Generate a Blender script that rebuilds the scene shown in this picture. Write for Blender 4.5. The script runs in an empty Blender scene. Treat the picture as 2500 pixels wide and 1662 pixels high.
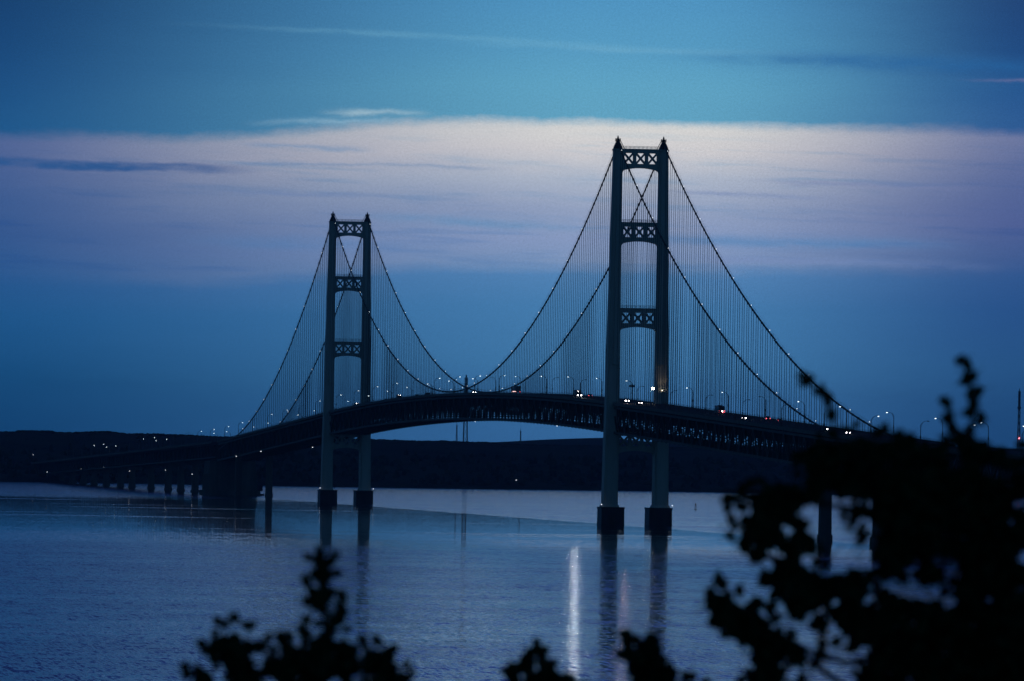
import bpy, math, random
from mathutils import Vector, Matrix, noise as mnoise
import numpy as np

SC = bpy.context.scene
COL = SC.collection
R = math.radians

# ------------------------------------------------------------------ camera
CAM = Vector((-513.28, -3393.95, 29.83))
YAW, PITCH, ROLL = 0.133705, 0.0150968, 0.0171551
FWD = Vector((math.sin(YAW)*math.cos(PITCH), math.cos(YAW)*math.cos(PITCH), math.sin(PITCH)))
RGT0 = Vector((math.cos(YAW), -math.sin(YAW), 0))
UP0 = RGT0.cross(FWD)
RGT = math.cos(ROLL)*RGT0 + math.sin(ROLL)*UP0
UPV = -math.sin(ROLL)*RGT0 + math.cos(ROLL)*UP0
cd = bpy.data.cameras.new('camera')
cam = bpy.data.objects.new('camera', cd); COL.objects.link(cam)
cam.matrix_world = Matrix(((RGT.x, UPV.x, -FWD.x, CAM.x), (RGT.y, UPV.y, -FWD.y, CAM.y),
                           (RGT.z, UPV.z, -FWD.z, CAM.z), (0, 0, 0, 1)))
cd.sensor_width = 36; cd.lens = 18686.5/2500*36
cd.clip_start = 1; cd.clip_end = 90000
cd.dof.use_dof = True; cd.dof.focus_distance = 3600; cd.dof.aperture_fstop = 4.7
cd.dof.aperture_blades = 9
SC.camera = cam

# ------------------------------------------------------------------ view and render settings
SC.view_settings.view_transform = 'Standard'
SC.view_settings.look = 'None'
SC.view_settings.exposure = 0
SC.view_settings.gamma = 1
SC.view_settings.use_curve_mapping = False
SC.render.engine = 'CYCLES'
SC.cycles.max_bounces = 5
SC.cycles.diffuse_bounces = 2
SC.cycles.glossy_bounces = 3
SC.cycles.transmission_bounces = 2
SC.cycles.volume_bounces = 1
SC.cycles.sample_clamp_indirect = 4
SC.cycles.use_denoising = True
SC.cycles.filter_width = 1.6


def lin(r, g, b):
    f = lambda v: (v/255/12.92) if v/255 <= 0.04045 else ((v/255+0.055)/1.055)**2.4
    return (f(r), f(g), f(b), 1)


class NT:
    """small helper to wire shader nodes"""
    def __init__(s, nt):
        s.nt = nt; nt.nodes.clear()
    def node(s, t, **k):
        n = s.nt.nodes.new(t)
        for a, v in k.items(): setattr(n, a, v)
        return n
    def put(s, sock, v):
        if isinstance(v, bpy.types.NodeSocket): s.nt.links.new(v, sock)
        elif v is not None: sock.default_value = v
    def m(s, op, a, b=None, c=None, clamp=False):
        n = s.node('ShaderNodeMath', operation=op, use_clamp=clamp)
        s.put(n.inputs[0], a); s.put(n.inputs[1], b); s.put(n.inputs[2], c)
        return n.outputs[0]
    def vm(s, op, a, b=None, out=0):
        n = s.node('ShaderNodeVectorMath', operation=op)
        s.put(n.inputs[0], a); s.put(n.inputs[1], b)
        return n.outputs[out]
    def rng(s, v, a, b, c=0., d=1., mode='SMOOTHSTEP'):
        n = s.node('ShaderNodeMapRange', interpolation_type=mode)
        s.put(n.inputs[0], v); n.inputs[1].default_value = a; n.inputs[2].default_value = b
        n.inputs[3].default_value = c; n.inputs[4].default_value = d
        return n.outputs[0]
    def mix(s, f, a, b, blend='MIX'):
        n = s.node('ShaderNodeMix', data_type='RGBA', blend_type=blend)
        s.put(n.inputs[0], f); s.put(n.inputs[6], a); s.put(n.inputs[7], b)
        return n.outputs[2]
    def ramp(s, f, stops):
        n = s.node('ShaderNodeValToRGB'); s.put(n.inputs[0], f)
        e = n.color_ramp.elements
        e[0].position, e[0].color = stops[0]; e[1].position, e[1].color = stops[-1]
        for p, c in stops[1:-1]:
            x = e.new(p); x.color = c
        return n.outputs[0]
    def comb(s, x, y, z):
        n = s.node('ShaderNodeCombineXYZ'); s.put(n.inputs[0], x); s.put(n.inputs[1], y); s.put(n.inputs[2], z)
        return n.outputs[0]
    def sep(s, v):
        n = s.node('ShaderNodeSeparateXYZ'); s.put(n.inputs[0], v); return n.outputs
    def noise(s, vec, scale, detail=2, rough=.5, out=0):
        n = s.node('ShaderNodeTexNoise'); s.put(n.inputs['Vector'], vec)
        n.inputs['Scale'].default_value = scale; n.inputs['Detail'].default_value = detail
        n.inputs['Roughness'].default_value = rough
        return n.outputs[out]


# ------------------------------------------------------------------ dusk sky (world)
wd = bpy.data.worlds.new('World'); SC.world = wd; wd.use_nodes = True
w = NT(wd.node_tree)
d = w.node('ShaderNodeTexCoord').outputs['Generated']
dx, dy, dz = w.sep(d)
el = w.m('MULTIPLY', w.m('ARCSINE', dz), 57.29578)
az = w.m('SUBTRACT', w.m('MULTIPLY', w.m('ARCTAN2', dx, dy), 57.29578), YAW*57.29578)
az = w.m('WRAP', az, 180., -180.)
# wispy unevenness of the cloud layers, stretched along the horizon
cv = w.comb(w.m('MULTIPLY', az, .55), w.m('MULTIPLY', el, 4.5), 0.)
n1 = w.m('SUBTRACT', w.noise(cv, 1.0, 5, .55), .5)
cv2 = w.comb(w.m('MULTIPLY', az, 2.6), w.m('MULTIPLY', el, 9.), 3.7)
n2 = w.m('SUBTRACT', w.noise(cv2, 1.0, 4, .6), .5)
cv3 = w.comb(w.m('MULTIPLY', az, 9.), w.m('MULTIPLY', el, 14.), 8.1)
n3 = w.m('SUBTRACT', w.noise(cv3, 1.0, 4, .65), .5)
elw = w.m('ADD', el, w.m('ADD', w.m('MULTIPLY', n1, .10), w.m('ADD', w.m('MULTIPLY', n2, .05), w.m('MULTIPLY', n3, .05))))
ele = w.m('ADD', elw, w.rng(az, -2.6, -.2, .165, 0.))        # the cloud bank's edge sinks to the left
S0, S1 = -.5, 4.5
def P(e): return (e-S0)/(S1-S0)
t = w.rng(ele, S0, S1, 0., 1., 'LINEAR')
center = w.ramp(t, [(P(-.5), lin(52, 104, 160)), (P(.12), lin(60, 116, 172)), (P(.36), lin(62, 120, 176)), (P(.7), lin(69, 130, 182)),
    (P(1.12), lin(73, 132, 184)), (P(1.36), lin(86, 138, 190)), (P(1.47), lin(130, 156, 196)), (P(1.62), lin(140, 160, 200)),
    (P(1.84), lin(150, 166, 198)), (P(2.1), lin(178, 188, 206)), (P(2.3), lin(212, 210, 213)), (P(2.46), lin(217, 217, 216)),
    (P(2.545), lin(98, 166, 198)), (P(2.8), lin(96, 166, 200)), (P(3.05), lin(88, 158, 198)), (P(3.45), lin(80, 150, 196)), (P(4.5), lin(62, 128, 180))])
left = w.ramp(t, [(P(-.5), lin(12, 60, 106)), (P(.2), lin(16, 70, 120)), (P(.7), lin(20, 82, 134)), (P(1.15), lin(28, 90, 146)),
    (P(1.45), lin(38, 90, 148)), (P(1.75), lin(47, 88, 146)), (P(2.1), lin(58, 92, 148)), (P(2.44), lin(74, 99, 152)),
    (P(2.52), lin(24, 86, 140)), (P(2.9), lin(20, 76, 130)), (P(3.2), lin(16, 68, 120)), (P(3.5), lin(14, 62, 112)), (P(4.5), lin(12, 52, 98))])
right = w.ramp(t, [(P(-.5), lin(26, 74, 126)), (P(.2), lin(32, 80, 132)), (P(.7), lin(40, 90, 143)), (P(1.15), lin(40, 86, 144)),
    (P(1.4), lin(48, 90, 148)), (P(1.56), lin(66, 95, 150)), (P(1.8), lin(80, 99, 154)), (P(2.1), lin(86, 105, 156)), (P(2.43), lin(108, 121, 163)),
    (P(2.52), lin(44, 92, 150)), (P(2.85), lin(34, 86, 144)), (P(3.1), lin(28, 74, 130)), (P(3.5), lin(30, 68, 120)), (P(4.5), lin(24, 56, 104))])
azn = w.m('ADD', az, w.m('MULTIPLY', n1, .35))
fl = w.rng(azn, .6, -4.4, 0., 1., 'SMOOTHSTEP')
fl = w.m('POWER', fl, .82)
fr = w.rng(azn, 1.2, 3.95, 0., 1., 'SMOOTHSTEP')
col = w.mix(fr, w.mix(fl, center, left), right)


def streak(c0, a0, e0, half, th, tilt, rgb, k, soft=.55, asym=None, hard=False):
    """one thin cloud: azimuth and elevation of its middle, half length, half thickness, slope"""
    da = w.m('SUBTRACT', az, a0)
    de = w.m('SUBTRACT', w.m('SUBTRACT', el, e0), w.m('MULTIPLY', da, tilt))
    de = w.m('ADD', de, w.m('ADD', w.m('MULTIPLY', n1, .08), w.m('ADD', w.m('MULTIPLY', n2, .05), w.m('MULTIPLY', n3, .03))))
    q = w.m('DIVIDE', de, th)
    if asym:       # softer on one side
        q = w.m('MULTIPLY', q, w.rng(de, -.002, .002, 1., asym, 'LINEAR'))
    q2 = w.m('MULTIPLY', q, q)
    if hard: q2 = w.m('MULTIPLY', q2, q2)
    g = w.m('POWER', 2.718, w.m('MULTIPLY', q2, -1.))
    k = w.m('MULTIPLY', k, w.rng(n2, -.22, .12, .45, 1.))
    e = w.rng(w.m('ABSOLUTE', da), half*(1-soft), half, 1., 0.)
    return w.mix(w.m('MULTIPLY', w.m('MULTIPLY', g, e), k), c0, lin(*rgb))


col = streak(col, -4.4, 2.135, 2.6, .04, -.012, (40, 88, 146), .95, .3, hard=True)
col = streak(col, -1.15, 2.155, 1.25, .012, -.008, (96, 136, 180), .5)
col = streak(col, -1.55, 2.28, .6, .016, -.03, (96, 140, 184), .45)
col = streak(col, -1.05, 2.54, .5, .02, .02, (190, 214, 222), .6, .9)
col = streak(col, -1.35, 2.475, .75, .02, .03, (150, 186, 208), .6, .8)
col = streak(col, -.6, 3.125, 2.3, .018, -.03, (124, 186, 214), .22, .85)
col = streak(col, 1.0, 3.055, 1.7, .022, -.022, (130, 188, 214), .28, .85)
col = streak(col, 2.9, 2.985, 2.1, .05, -.02, (36, 100, 160), .65, .8)
col = streak(col, 4.1, 2.86, .9, .012, .0, (120, 122, 164), .6, .8)
col = streak(col, 1.75, 1.98, .85, .018, -.025, (124, 144, 186), .6, .8)
col = streak(col, 2.6, 2.07, 1.0, .016, -.02, (128, 138, 180), .45, .8)
col = streak(col, -1.6, 1.93, .9, .016, -.015, (92, 124, 176), .4, .8)
col = streak(col, -.25, 1.74, 1.15, .035, -.03, (98, 146, 192), .7, .8)
col = streak(col, -1.5, 1.56, 1.2, .05, 0., (70, 126, 182), .4, .8)
col = streak(col, 2.0, 1.63, 1.6, .04, -.01, (84, 138, 190), .65, .8)
col = streak(col, 2.2, 1.49, 1.7, .03, -.01, (124, 146, 194), .5, .8)
# higher and away from the afterglow the sky falls off to night blue
high = w.ramp(w.rng(el, 4., 90., 0., 1., 'LINEAR'), [(0., lin(46, 84, 164)), (.03, lin(40, 64, 156)), (.12, lin(33, 53, 132)), (.3, lin(20, 34, 74)), (1., lin(8, 16, 36))])
sidef = w.rng(w.m('ABSOLUTE', az), 4., 50., 0., 1.)
hl = w.mix(w.m('MAXIMUM', fl, fr), high, w.mix(.7, high, lin(6, 24, 56)))
col = w.mix(w.rng(el, 3.5, 5., 0., 1.), col, hl)
col = w.mix(sidef, col, w.mix(w.rng(el, 0., 40., 0., 1.), lin(27, 66, 96), lin(15, 34, 58)))
# bluish wisps through the pale bank
wv = w.noise(w.comb(w.m('MULTIPLY', az, .9), w.m('ADD', w.m('MULTIPLY', el, 15.), w.m('MULTIPLY', az, .35)), 2.3), 1., 4, .6)
wk = w.m('MULTIPLY', w.rng(wv, .5, .72), w.m('MULTIPLY', w.rng(ele, 1.25, 1.5), w.rng(ele, 2.5, 2.3)))
col = w.mix(w.m('MULTIPLY', wk, .6), col, w.vm('MULTIPLY', col, (.62, .82, .95)))
# fine mottling of the thin cloud sheet
gr = w.noise(w.comb(w.m('MULTIPLY', az, 60.), w.m('MULTIPLY', el, 75.), 0.), 1., 2, .7)
gm = w.m('MULTIPLY', w.rng(gr, .3, .7, .92, 1.08, 'LINEAR'), 1.)
col = w.mix(w.rng(el, -.2, .8, 0., 1.), col, w.vm('MULTIPLY', col, w.comb(gm, gm, gm)))
sky = w.node('ShaderNodeTexSky', sky_type='NISHITA', sun_disc=False)
sky.sun_elevation = R(-3.5); sky.sun_rotation = YAW
bg1 = w.node('ShaderNodeBackground'); w.put(bg1.inputs[0], col); bg1.inputs[1].default_value = 1.0
bg2 = w.node('ShaderNodeBackground'); w.put(bg2.inputs[0], sky.outputs[0]); bg2.inputs[1].default_value = .01
ad = w.node('ShaderNodeAddShader')
w.nt.links.new(bg1.outputs[0], ad.inputs[0]); w.nt.links.new(bg2.outputs[0], ad.inputs[1])
ow = w.node('ShaderNodeOutputWorld'); w.nt.links.new(ad.outputs[0], ow.inputs[0])
wd.cycles.sampling_method = 'MANUAL'; wd.cycles.sample_map_resolution = 2048


# ------------------------------------------------------------------ materials
def mat(name, rgb, rough=.7, metal=0., var=.25, scale=.4, streaky=False, spec=.5):
    m = bpy.data.materials.new(name); m.use_nodes = True
    n = NT(m.node_tree)
    co = n.node('ShaderNodeTexCoord').outputs['Object']
    if streaky:
        mp = n.node('ShaderNodeMapping'); mp.inputs['Scale'].default_value = (1, 1, .12)
        n.put(mp.inputs[0], co); co = mp.outputs[0]
    f = n.noise(co, scale, 6, .6)
    c = n.mix(n.rng(f, .3, .7), tuple(v*(1-var) for v in rgb)+(1,), tuple(min(1, v*(1+var)) for v in rgb)+(1,))
    p = n.node('ShaderNodeBsdfPrincipled')
    n.put(p.inputs['Base Color'], c); p.inputs['Roughness'].default_value = rough
    p.inputs['Metallic'].default_value = metal
    p.inputs['Specular IOR Level'].default_value = spec
    b = n.node('ShaderNodeBump'); b.inputs['Strength'].default_value = .2; b.inputs['Distance'].default_value = .05
    n.put(b.inputs['Height'], f); n.put(p.inputs['Normal'], b.outputs[0])
    o = n.node('ShaderNodeOutputMaterial'); n.nt.links.new(p.outputs[0], o.inputs[0])
    return m


def lamp_mat(name, rgb, strength):
    m = bpy.data.materials.new(name); m.use_nodes = True
    n = NT(m.node_tree)
    e = n.node('ShaderNodeEmission'); e.inputs[0].default_value = tuple(rgb)+(1,); e.inputs[1].default_value = strength
    o = n.node('ShaderNodeOutputMaterial'); n.nt.links.new(e.outputs[0], o.inputs[0])
    return m


M = dict(
    ivory=mat('ivory_tower_paint', (.68, .66, .6), .55, var=.12, scale=.25, streaky=True),
    green=mat('green_bridge_paint', (.02, .055, .045), .6, var=.3, scale=.3, streaky=True),
    cable=mat('painted_cable_wire', (.05, .08, .07), .6, var=.2, scale=.8),
    rope=mat('steel_rope', (.10, .13, .13), .6, var=.2, scale=.8),
    conc=mat('stained_concrete', (.15, .145, .13), .85, var=.3, scale=.15, streaky=True),
    wetconc=mat('dark_wet_concrete', (.035, .035, .034), .5, var=.35, scale=.2, streaky=True),
    asphalt=mat('asphalt', (.05, .05, .05), .85, var=.25, scale=.5),
    curb=mat('kerb_steel', (.16, .17, .16), .7, var=.2, scale=.5),
    pole=mat('galvanised_pole', (.17, .18, .18), .5, .4, var=.15, scale=1.),
    rubber=mat('rubber', (.015, .015, .015), .8, var=.2, scale=5.),
    glass=mat('dark_window_glass', (.01, .012, .015), .08, var=.1, scale=2.),
    white=mat('white_vehicle_paint', (.5, .5, .5), .35, var=.1, scale=1.5),
    dark=mat('dark_vehicle_paint', (.03, .03, .035), .3, var=.2, scale=1.5),
    red=mat('dark_red_vehicle_paint', (.12, .012, .012), .3, var=.2, scale=1.5),
    silver=mat('silver_vehicle_paint', (.25, .25, .26), .35, .3, var=.1, scale=1.5),
    chrome=mat('bumper_metal', (.3, .3, .3), .3, .8, var=.1, scale=2.),
    leaf=mat('dark_green_leaf', (.022, .045, .016), .75, var=.4, scale=3., spec=.2),
    bark=mat('rough_grey_bark', (.05, .042, .034), .9, var=.4, scale=2., streaky=True),
    ground=mat('grassy_soil', (.04, .05, .03), .95, var=.45, scale=.3),
    hill=mat('wooded_hillside', (.03, .045, .03), .95, var=.4, scale=.01, spec=.1),
    wood=mat('far_tree_foliage', (.03, .045, .03), .95, var=.4, scale=.02, spec=.1),
    mast=mat('mast_steel', (.2, .2, .2), .6, var=.2, scale=.2),
    lamp_cool=lamp_mat('cool_street_lamp_glass', (.72, .9, 1.), 4.5),
    lamp_cable=lamp_mat('cable_lamp_glass', (.85, .93, 1.), 3.2),
    lamp_flood=lamp_mat('floodlight_glass', (1., .93, .72), 45),
    lamp_head=lamp_mat('headlight_glass', (1., .92, .93), 26),
    lamp_tail=lamp_mat('tail_light_glass', (1., .12, .16), 5),
    lamp_red=lamp_mat('red_beacon_glass', (1., .2, .25), 6),
    lamp_small=lamp_mat('small_lamp_glass', (.85, .9, 1.), 2.5),
    lamp_marker=lamp_mat('marker_light_glass', (1., .62, .6), 7),
    lamp_warm=lamp_mat('warm_spot_glass', (1., .86, .6), 20),
    lamp_off=mat('unlit_lamp_glass', (.3, .32, .34), .2, var=.1, scale=4.),
)


# ------------------------------------------------------------------ mesh helpers
class MB:
    def __init__(s): s.v = []; s.f = []
    def add(s, vs, fs):
        o = len(s.v); s.v += [tuple(p) for p in vs]; s.f += [tuple(i+o for i in q) for q in fs]
    def box(s, x0, x1, y0, y1, z0, z1):
        s.add([(x0, y0, z0), (x1, y0, z0), (x1, y1, z0), (x0, y1, z0), (x0, y0, z1), (x1, y0, z1), (x1, y1, z1), (x0, y1, z1)],
              [(3, 2, 1, 0), (4, 5, 6, 7), (0, 1, 5, 4), (1, 2, 6, 5), (2, 3, 7, 6), (3, 0, 4, 7)])
    def hexa(s, b, t):   # two rings of four
        s.add(list(b)+list(t), [(3, 2, 1, 0), (4, 5, 6, 7), (0, 1, 5, 4), (1, 2, 6, 5), (2, 3, 7, 6), (3, 0, 4, 7)])
    def frustum(s, c0, w0, d0, c1, w1, d1):
        r = lambda c, w, d: [(c[0]-w/2, c[1]-d/2, c[2]), (c[0]+w/2, c[1]-d/2, c[2]), (c[0]+w/2, c[1]+d/2, c[2]), (c[0]-w/2, c[1]+d/2, c[2])]
        s.hexa(r(c0, w0, d0), r(c1, w1, d1))
    def bar(s, a, b, w, h=None):
        a, b = Vector(a), Vector(b); h = h or w
        t = (b-a).normalized()
        u = t.cross(Vector((0, 0, 1)))
        if u.length < 1e-3: u = Vector((1, 0, 0))
        u.normalize(); n = u.cross(t)
        q = lambda p: [p-u*w/2-n*h/2, p+u*w/2-n*h/2, p+u*w/2+n*h/2, p-u*w/2+n*h/2]
        s.hexa(q(a), q(b))
    def tube(s, pts, r, k=6, caps=True):
        pts = [Vector(p) for p in pts]; rs = r if isinstance(r, (list, tuple)) else [r]*len(pts)
        o = len(s.v); n = len(pts)
        for i, p in enumerate(pts):
            t = (pts[min(i+1, n-1)]-pts[max(i-1, 0)]).normalized()
            u = t.cross(Vector((0, 1, 0)) if abs(t.y) < .9 else Vector((0, 0, 1))).normalized(); v = t.cross(u)
            for j in range(k):
                a = 2*math.pi*j/k
                s.v.append(tuple(p+(u*math.cos(a)+v*math.sin(a))*rs[i]))
        for i in range(n-1):
            for j in range(k):
                s.f.append((o+i*k+j, o+i*k+(j+1) % k, o+(i+1)*k+(j+1) % k, o+(i+1)*k+j))
        if caps:
            s.f.append(tuple(o+j for j in range(k))[::-1]); s.f.append(tuple(o+(n-1)*k+j for j in range(k)))
    def ball(s, c, rx, ry=None, rz=None, k=8, m=5):
        ry = ry or rx; rz = rz or rx; o = len(s.v); c = Vector(c)
        for i in range(1, m):
            p = math.pi*i/m
            for j in range(k):
                a = 2*math.pi*j/k
                s.v.append((c.x+rx*math.sin(p)*math.cos(a), c.y+ry*math.sin(p)*math.sin(a), c.z+rz*math.cos(p)))
        s.v.append((c.x, c.y, c.z+rz)); s.v.append((c.x, c.y, c.z-rz)); tp, bt = len(s.v)-2, len(s.v)-1
        for i in range(m-2):
            for j in range(k):
                s.f.append((o+i*k+j, o+(i+1)*k+j, o+(i+1)*k+(j+1) % k, o+i*k+(j+1) % k))
        for j in range(k):
            s.f.append((tp, o+j, o+(j+1) % k)); s.f.append((bt, o+(m-2)*k+(j+1) % k, o+(m-2)*k+j))
    def disc(s, c, r, nrm, thick=.05, k=10):
        c = Vector(c); nrm = Vector(nrm).normalized()
        s.tube([c-nrm*thick/2, c+nrm*thick/2], r, k)
    def mesh(s, name, m, smooth=False):
        me = bpy.data.meshes.new(name); me.from_pydata(s.v, [], s.f); me.update()
        if m is not None: me.materials.append(m)
        if smooth: me.polygons.foreach_set('use_smooth', [True]*len(me.polygons))
        return me
    def build(s, name, m, parent=None, loc=(0, 0, 0), smooth=False, **kw):
        o = bpy.data.objects.new(name, s.mesh(name, m, smooth)); COL.objects.link(o)
        o.location = loc
        if parent is not None: o.parent = parent
        return tag(o, **kw)


def tag(o, label=None, cat=None, group=None, kind=None):
    if label: o['label'] = label
    if cat: o['category'] = cat
    if group: o['group'] = group
    if kind: o['kind'] = kind
    return o


def empty(name, loc=(0, 0, 0), rz=0., **kw):
    o = bpy.data.objects.new(name, None); COL.objects.link(o); o.location = loc; o.rotation_euler = (0, 0, rz)
    o.empty_display_size = 2
    return tag(o, **kw)


def inst(src, parent, loc=None, scale=None, name=None, rot=None):
    o = src.copy(); COL.objects.link(o); o.parent = parent
    if name: o.name = name
    if loc is not None: o.location = loc
    if scale is not None: o.scale = scale
    if rot is not None: o.rotation_euler = rot
    return o


def kids(o): return [c for c in bpy.data.objects if c.parent is o]


def copy_tree(o, loc, rz=None, tree=None):
    r = o.copy(); COL.objects.link(r); r.location = loc
    if rz is not None: r.rotation_euler = (0, 0, rz)
    for ch in tree:
        c = ch[0].copy(); COL.objects.link(c); c.parent = r
        for g in ch[1]:
            q = g.copy(); COL.objects.link(q); q.parent = c
    return r


def tree_of(o): return [(c, kids(c)) for c in kids(o)]


ORD = ['', 'first', 'second', 'third', 'fourth', 'fifth', 'sixth', 'seventh', 'eighth', 'ninth', 'tenth', 'eleventh', 'twelfth',
       'thirteenth', 'fourteenth', 'fifteenth', 'sixteenth', 'seventeenth', 'eighteenth', 'nineteenth', 'twentieth',
       'twenty-first', 'twenty-second', 'twenty-third', 'twenty-fourth', 'twenty-fifth']


# ------------------------------------------------------------------ water
def water_material():
    m = bpy.data.materials.new('strait_water'); m.use_nodes = True
    n = NT(m.node_tree)
    pos = n.node('ShaderNodeNewGeometry').outputs['Position']
    x, y, z = n.sep(pos)
    # wind slicks: broad calm lanes in the lee of the bridge, ruffled water elsewhere
    dist = n.vm('DISTANCE', pos, (CAM.x, CAM.y, 0.), out=1)
    big = n.noise(n.vm('MULTIPLY', pos, (.0016, .0042, 0.)), 1., 3, .55)
    med = n.noise(n.vm('MULTIPLY', pos, (.004, .012, 0.)), 1., 3, .5)
    wob = n.m('ADD', n.m('MULTIPLY', n.m('SUBTRACT', big, .5), 620.), n.m('MULTIPLY', n.m('SUBTRACT', med, .5), 640.))
    dw = n.m('ADD', dist, wob)
    lee = n.m('MULTIPLY', n.rng(dw, 2150., 2850.), n.rng(dw, 5200., 4500.))
    lee = n.m('MULTIPLY', lee, n.rng(x, 6., -14.))
    lee2 = n.m('MULTIPLY', n.m('MULTIPLY', n.rng(dw, 2300., 2700.), n.rng(dw, 3900., 3300.)), n.rng(x, 20., 60., 0., .8))
    calm = n.m('MAXIMUM', lee, lee2)
    lanes = n.rng(med, .55, .68, 0., .4)
    ruffle = n.m('SUBTRACT', 1., n.m('MULTIPLY', calm, n.m('SUBTRACT', 1., lanes)), clamp=True)
    ruffle = n.m('MULTIPLY', ruffle, n.rng(big, .36, .5, .72, 1.))
    bands = n.noise(n.vm('MULTIPLY', pos, (.0012, .011, 0.)), 1., 4, .6)
    gust = n.noise(n.vm('MULTIPLY', pos, (.22, .055, 0.)), 1., 3, .6)
    gust2 = n.noise(n.vm('MULTIPLY', pos, (.05, .016, 0.)), 1., 2, .5)
    ruffle = n.m('MULTIPLY', ruffle, n.m('MULTIPLY', n.m('MULTIPLY', n.rng(gust, .3, .7, .6, 1.3, 'LINEAR'), n.rng(bands, .36, .64, .6, 1.2, 'LINEAR')), n.rng(gust2, .3, .7, .75, 1.2, 'LINEAR')))
    # wavelets as slopes (finer than a pixel far out)
    s1 = n.vm('SUBTRACT', n.noise(n.vm('MULTIPLY', pos, (.16, .34, 0.)), 1., 2, .5, 1), (.5, .5, .5))
    s2 = n.vm('SUBTRACT', n.noise(n.vm('MULTIPLY', pos, (.7, 1.3, 0.)), 1., 3, .6, 1), (.5, .5, .5))
    s3 = n.vm('SUBTRACT', n.noise(n.vm('MULTIPLY', pos, (.42, .12, 0.)), 1., 2, .5, 1), (.5, .5, .5))
    s4 = n.vm('SUBTRACT', n.noise(n.vm('MULTIPLY', pos, (3.0, .13, 0.)), 1., 1, .5, 1), (.5, .5, .5))
    amp = n.m('ADD', .015, n.m('MULTIPLY', ruffle, .42))
    sl = n.vm('ADD', n.vm('ADD', n.vm('MULTIPLY', s1, (.42, .42, 0.)), n.vm('MULTIPLY', s2, (.4, .4, 0.))), n.vm('ADD', n.vm('MULTIPLY', s3, (.25, .3, 0.)), n.vm('MULTIPLY', s4, (.7, .75, 0.))))
    sx, sy, sz = n.sep(sl)
    nv = n.vm('NORMALIZE', n.comb(n.m('MULTIPLY', n.m('MULTIPLY', sx, amp), .95), n.m('MULTIPLY', sy, amp), 1.))
    p = n.node('ShaderNodeBsdfPrincipled')
    p.inputs['Base Color'].default_value = (.003, .012, .03, 1)
    p.inputs['IOR'].default_value = 1.333
    n.put(p.inputs['Roughness'], n.m('ADD', .04, n.m('MULTIPLY', ruffle, .05)))
    n.put(p.inputs['Normal'], nv)
    o = n.node('ShaderNodeOutputMaterial'); n.nt.links.new(p.outputs[0], o.inputs[0])
    return m


M['water'] = water_material()
b = MB(); b.add([(-15000, -4200, 0), (15000, -4200, 0), (15000, 14500, 0), (-15000, 14500, 0)], [(0, 1, 2, 3)])
b.build('water', M['water'], kind='structure')

# ------------------------------------------------------------------ near bluff the camera stands on
FH = Vector((math.sin(YAW), math.cos(YAW), 0)); RH = Vector((math.cos(YAW), -math.sin(YAW), 0))


def bluff_z(d, s):
    z = 28.1 - max(0, d-14)*.33
    if d > 60: z = max(-4, 28.1-46*.33-(d-60)*.2)
    return z + (.25*math.sin(s*.31)*math.sin(d*.23) if d > 20 else 0)


b = MB()
ds = [-500, -120, -40, -10, 0, 8, 14, 20, 26, 32, 38, 44, 50, 56, 62, 70, 80, 95, 110, 130, 150]
ss = [-900, -400, -200, -100, -60, -40] + list(range(-30, 31, 5)) + [40, 60, 100, 200, 400, 900]
for d_ in ds:
    for s_ in ss:
        p = CAM+FH*d_+RH*s_; b.v.append((p.x, p.y, bluff_z(d_, s_)))
for i in range(len(ds)-1):
    for j in range(len(ss)-1):
        k = i*len(ss)+j; b.f.append((k, k+1, k+len(ss)+1, k+len(ss)))
b.build('ground', M['ground'], kind='structure', smooth=True)

# ------------------------------------------------------------------ far shore: two wooded ridges
rng = np.random.default_rng(7)


def interp(xs, zs, v):
    return float(np.interp(v, xs, zs))


# lateral offset (m) and crest height (m) of the nearer and the farther ridge
RX = [-9000, -3000, -1200, -535, -518, -497, -496, -465, -463, -441, -426, -409, -394, -364, -334, -308, -287, -235, -158, -147, -124, -107, -77, -71, -47, -30, -15, 3, 34, 64, 94, 164, 214, 321, 450, 509, 535, 1200, 3000, 9000]
RZ = [40, 43, 46, 47.3, 48.5, 49.2, 50.1, 50.4, 49.0, 49.4, 50.5, 51.2, 49.3, 49.4, 49.0, 47.8, 47.7, 47.7, 47.8, 47.6, 47.5, 46.9, 47.0, 47.6, 46.7, 47.0, 46.4, 45.4, 45.1, 45.2, 45.3, 45.2, 44.3, 45.3, 47.5, 49.0, 48.1, 48, 45, 40]
FX = [-9000, -1000, -535, -21, 30, 56, 81, 98, 164, 193, 321, 535, 1200, 9000]
FZ = [35, 38, 40.4, 50.3, 54.8, 57.3, 59.2, 60.3, 53.7, 51.9, 51.4, 54.9, 52, 40]


def shore_d(s): return 6950 + s*.25 + 120*math.sin(s*.0021) + 40*math.sin(s*.013)


b = MB(); LS = sorted(set([-9000, -6000, -4000, -2500] + list(np.linspace(-1500, 1500, 301)) + [2500, 4000, 6000, 9000]))
prof = [(0, -2), (15, 2.2), (60, 5), (220, 14), (480, 26), (760, 38), (1000, 1.0), (1400, .8), (2200, .4)]
for s_ in LS:
    s_ = float(s_); zc = interp(RX, RZ, s_)
    for k, (dd, z) in enumerate(prof):
        d_ = shore_d(s_)+dd
        zz = z if k < 6 else z*(zc-3)
        if k == 5: zz = .86*zc
        zz += 0 if k < 2 else rng.normal(0, .5)
        p = CAM+FH*d_+RH*s_; b.v.append((p.x, p.y, zz))
K = len(prof)
for i in range(len(LS)-1):
    for k in range(K-1):
        a = i*K+k; b.f.append((a, a+K, a+K+1, a+1))
b.build('hills', M['hill'], kind='structure', smooth=True)
b = MB(); L2 = [-9000, -4000, -1500] + list(range(-1000, 1801, 20)) + [3000, 6000, 9000]
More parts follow.
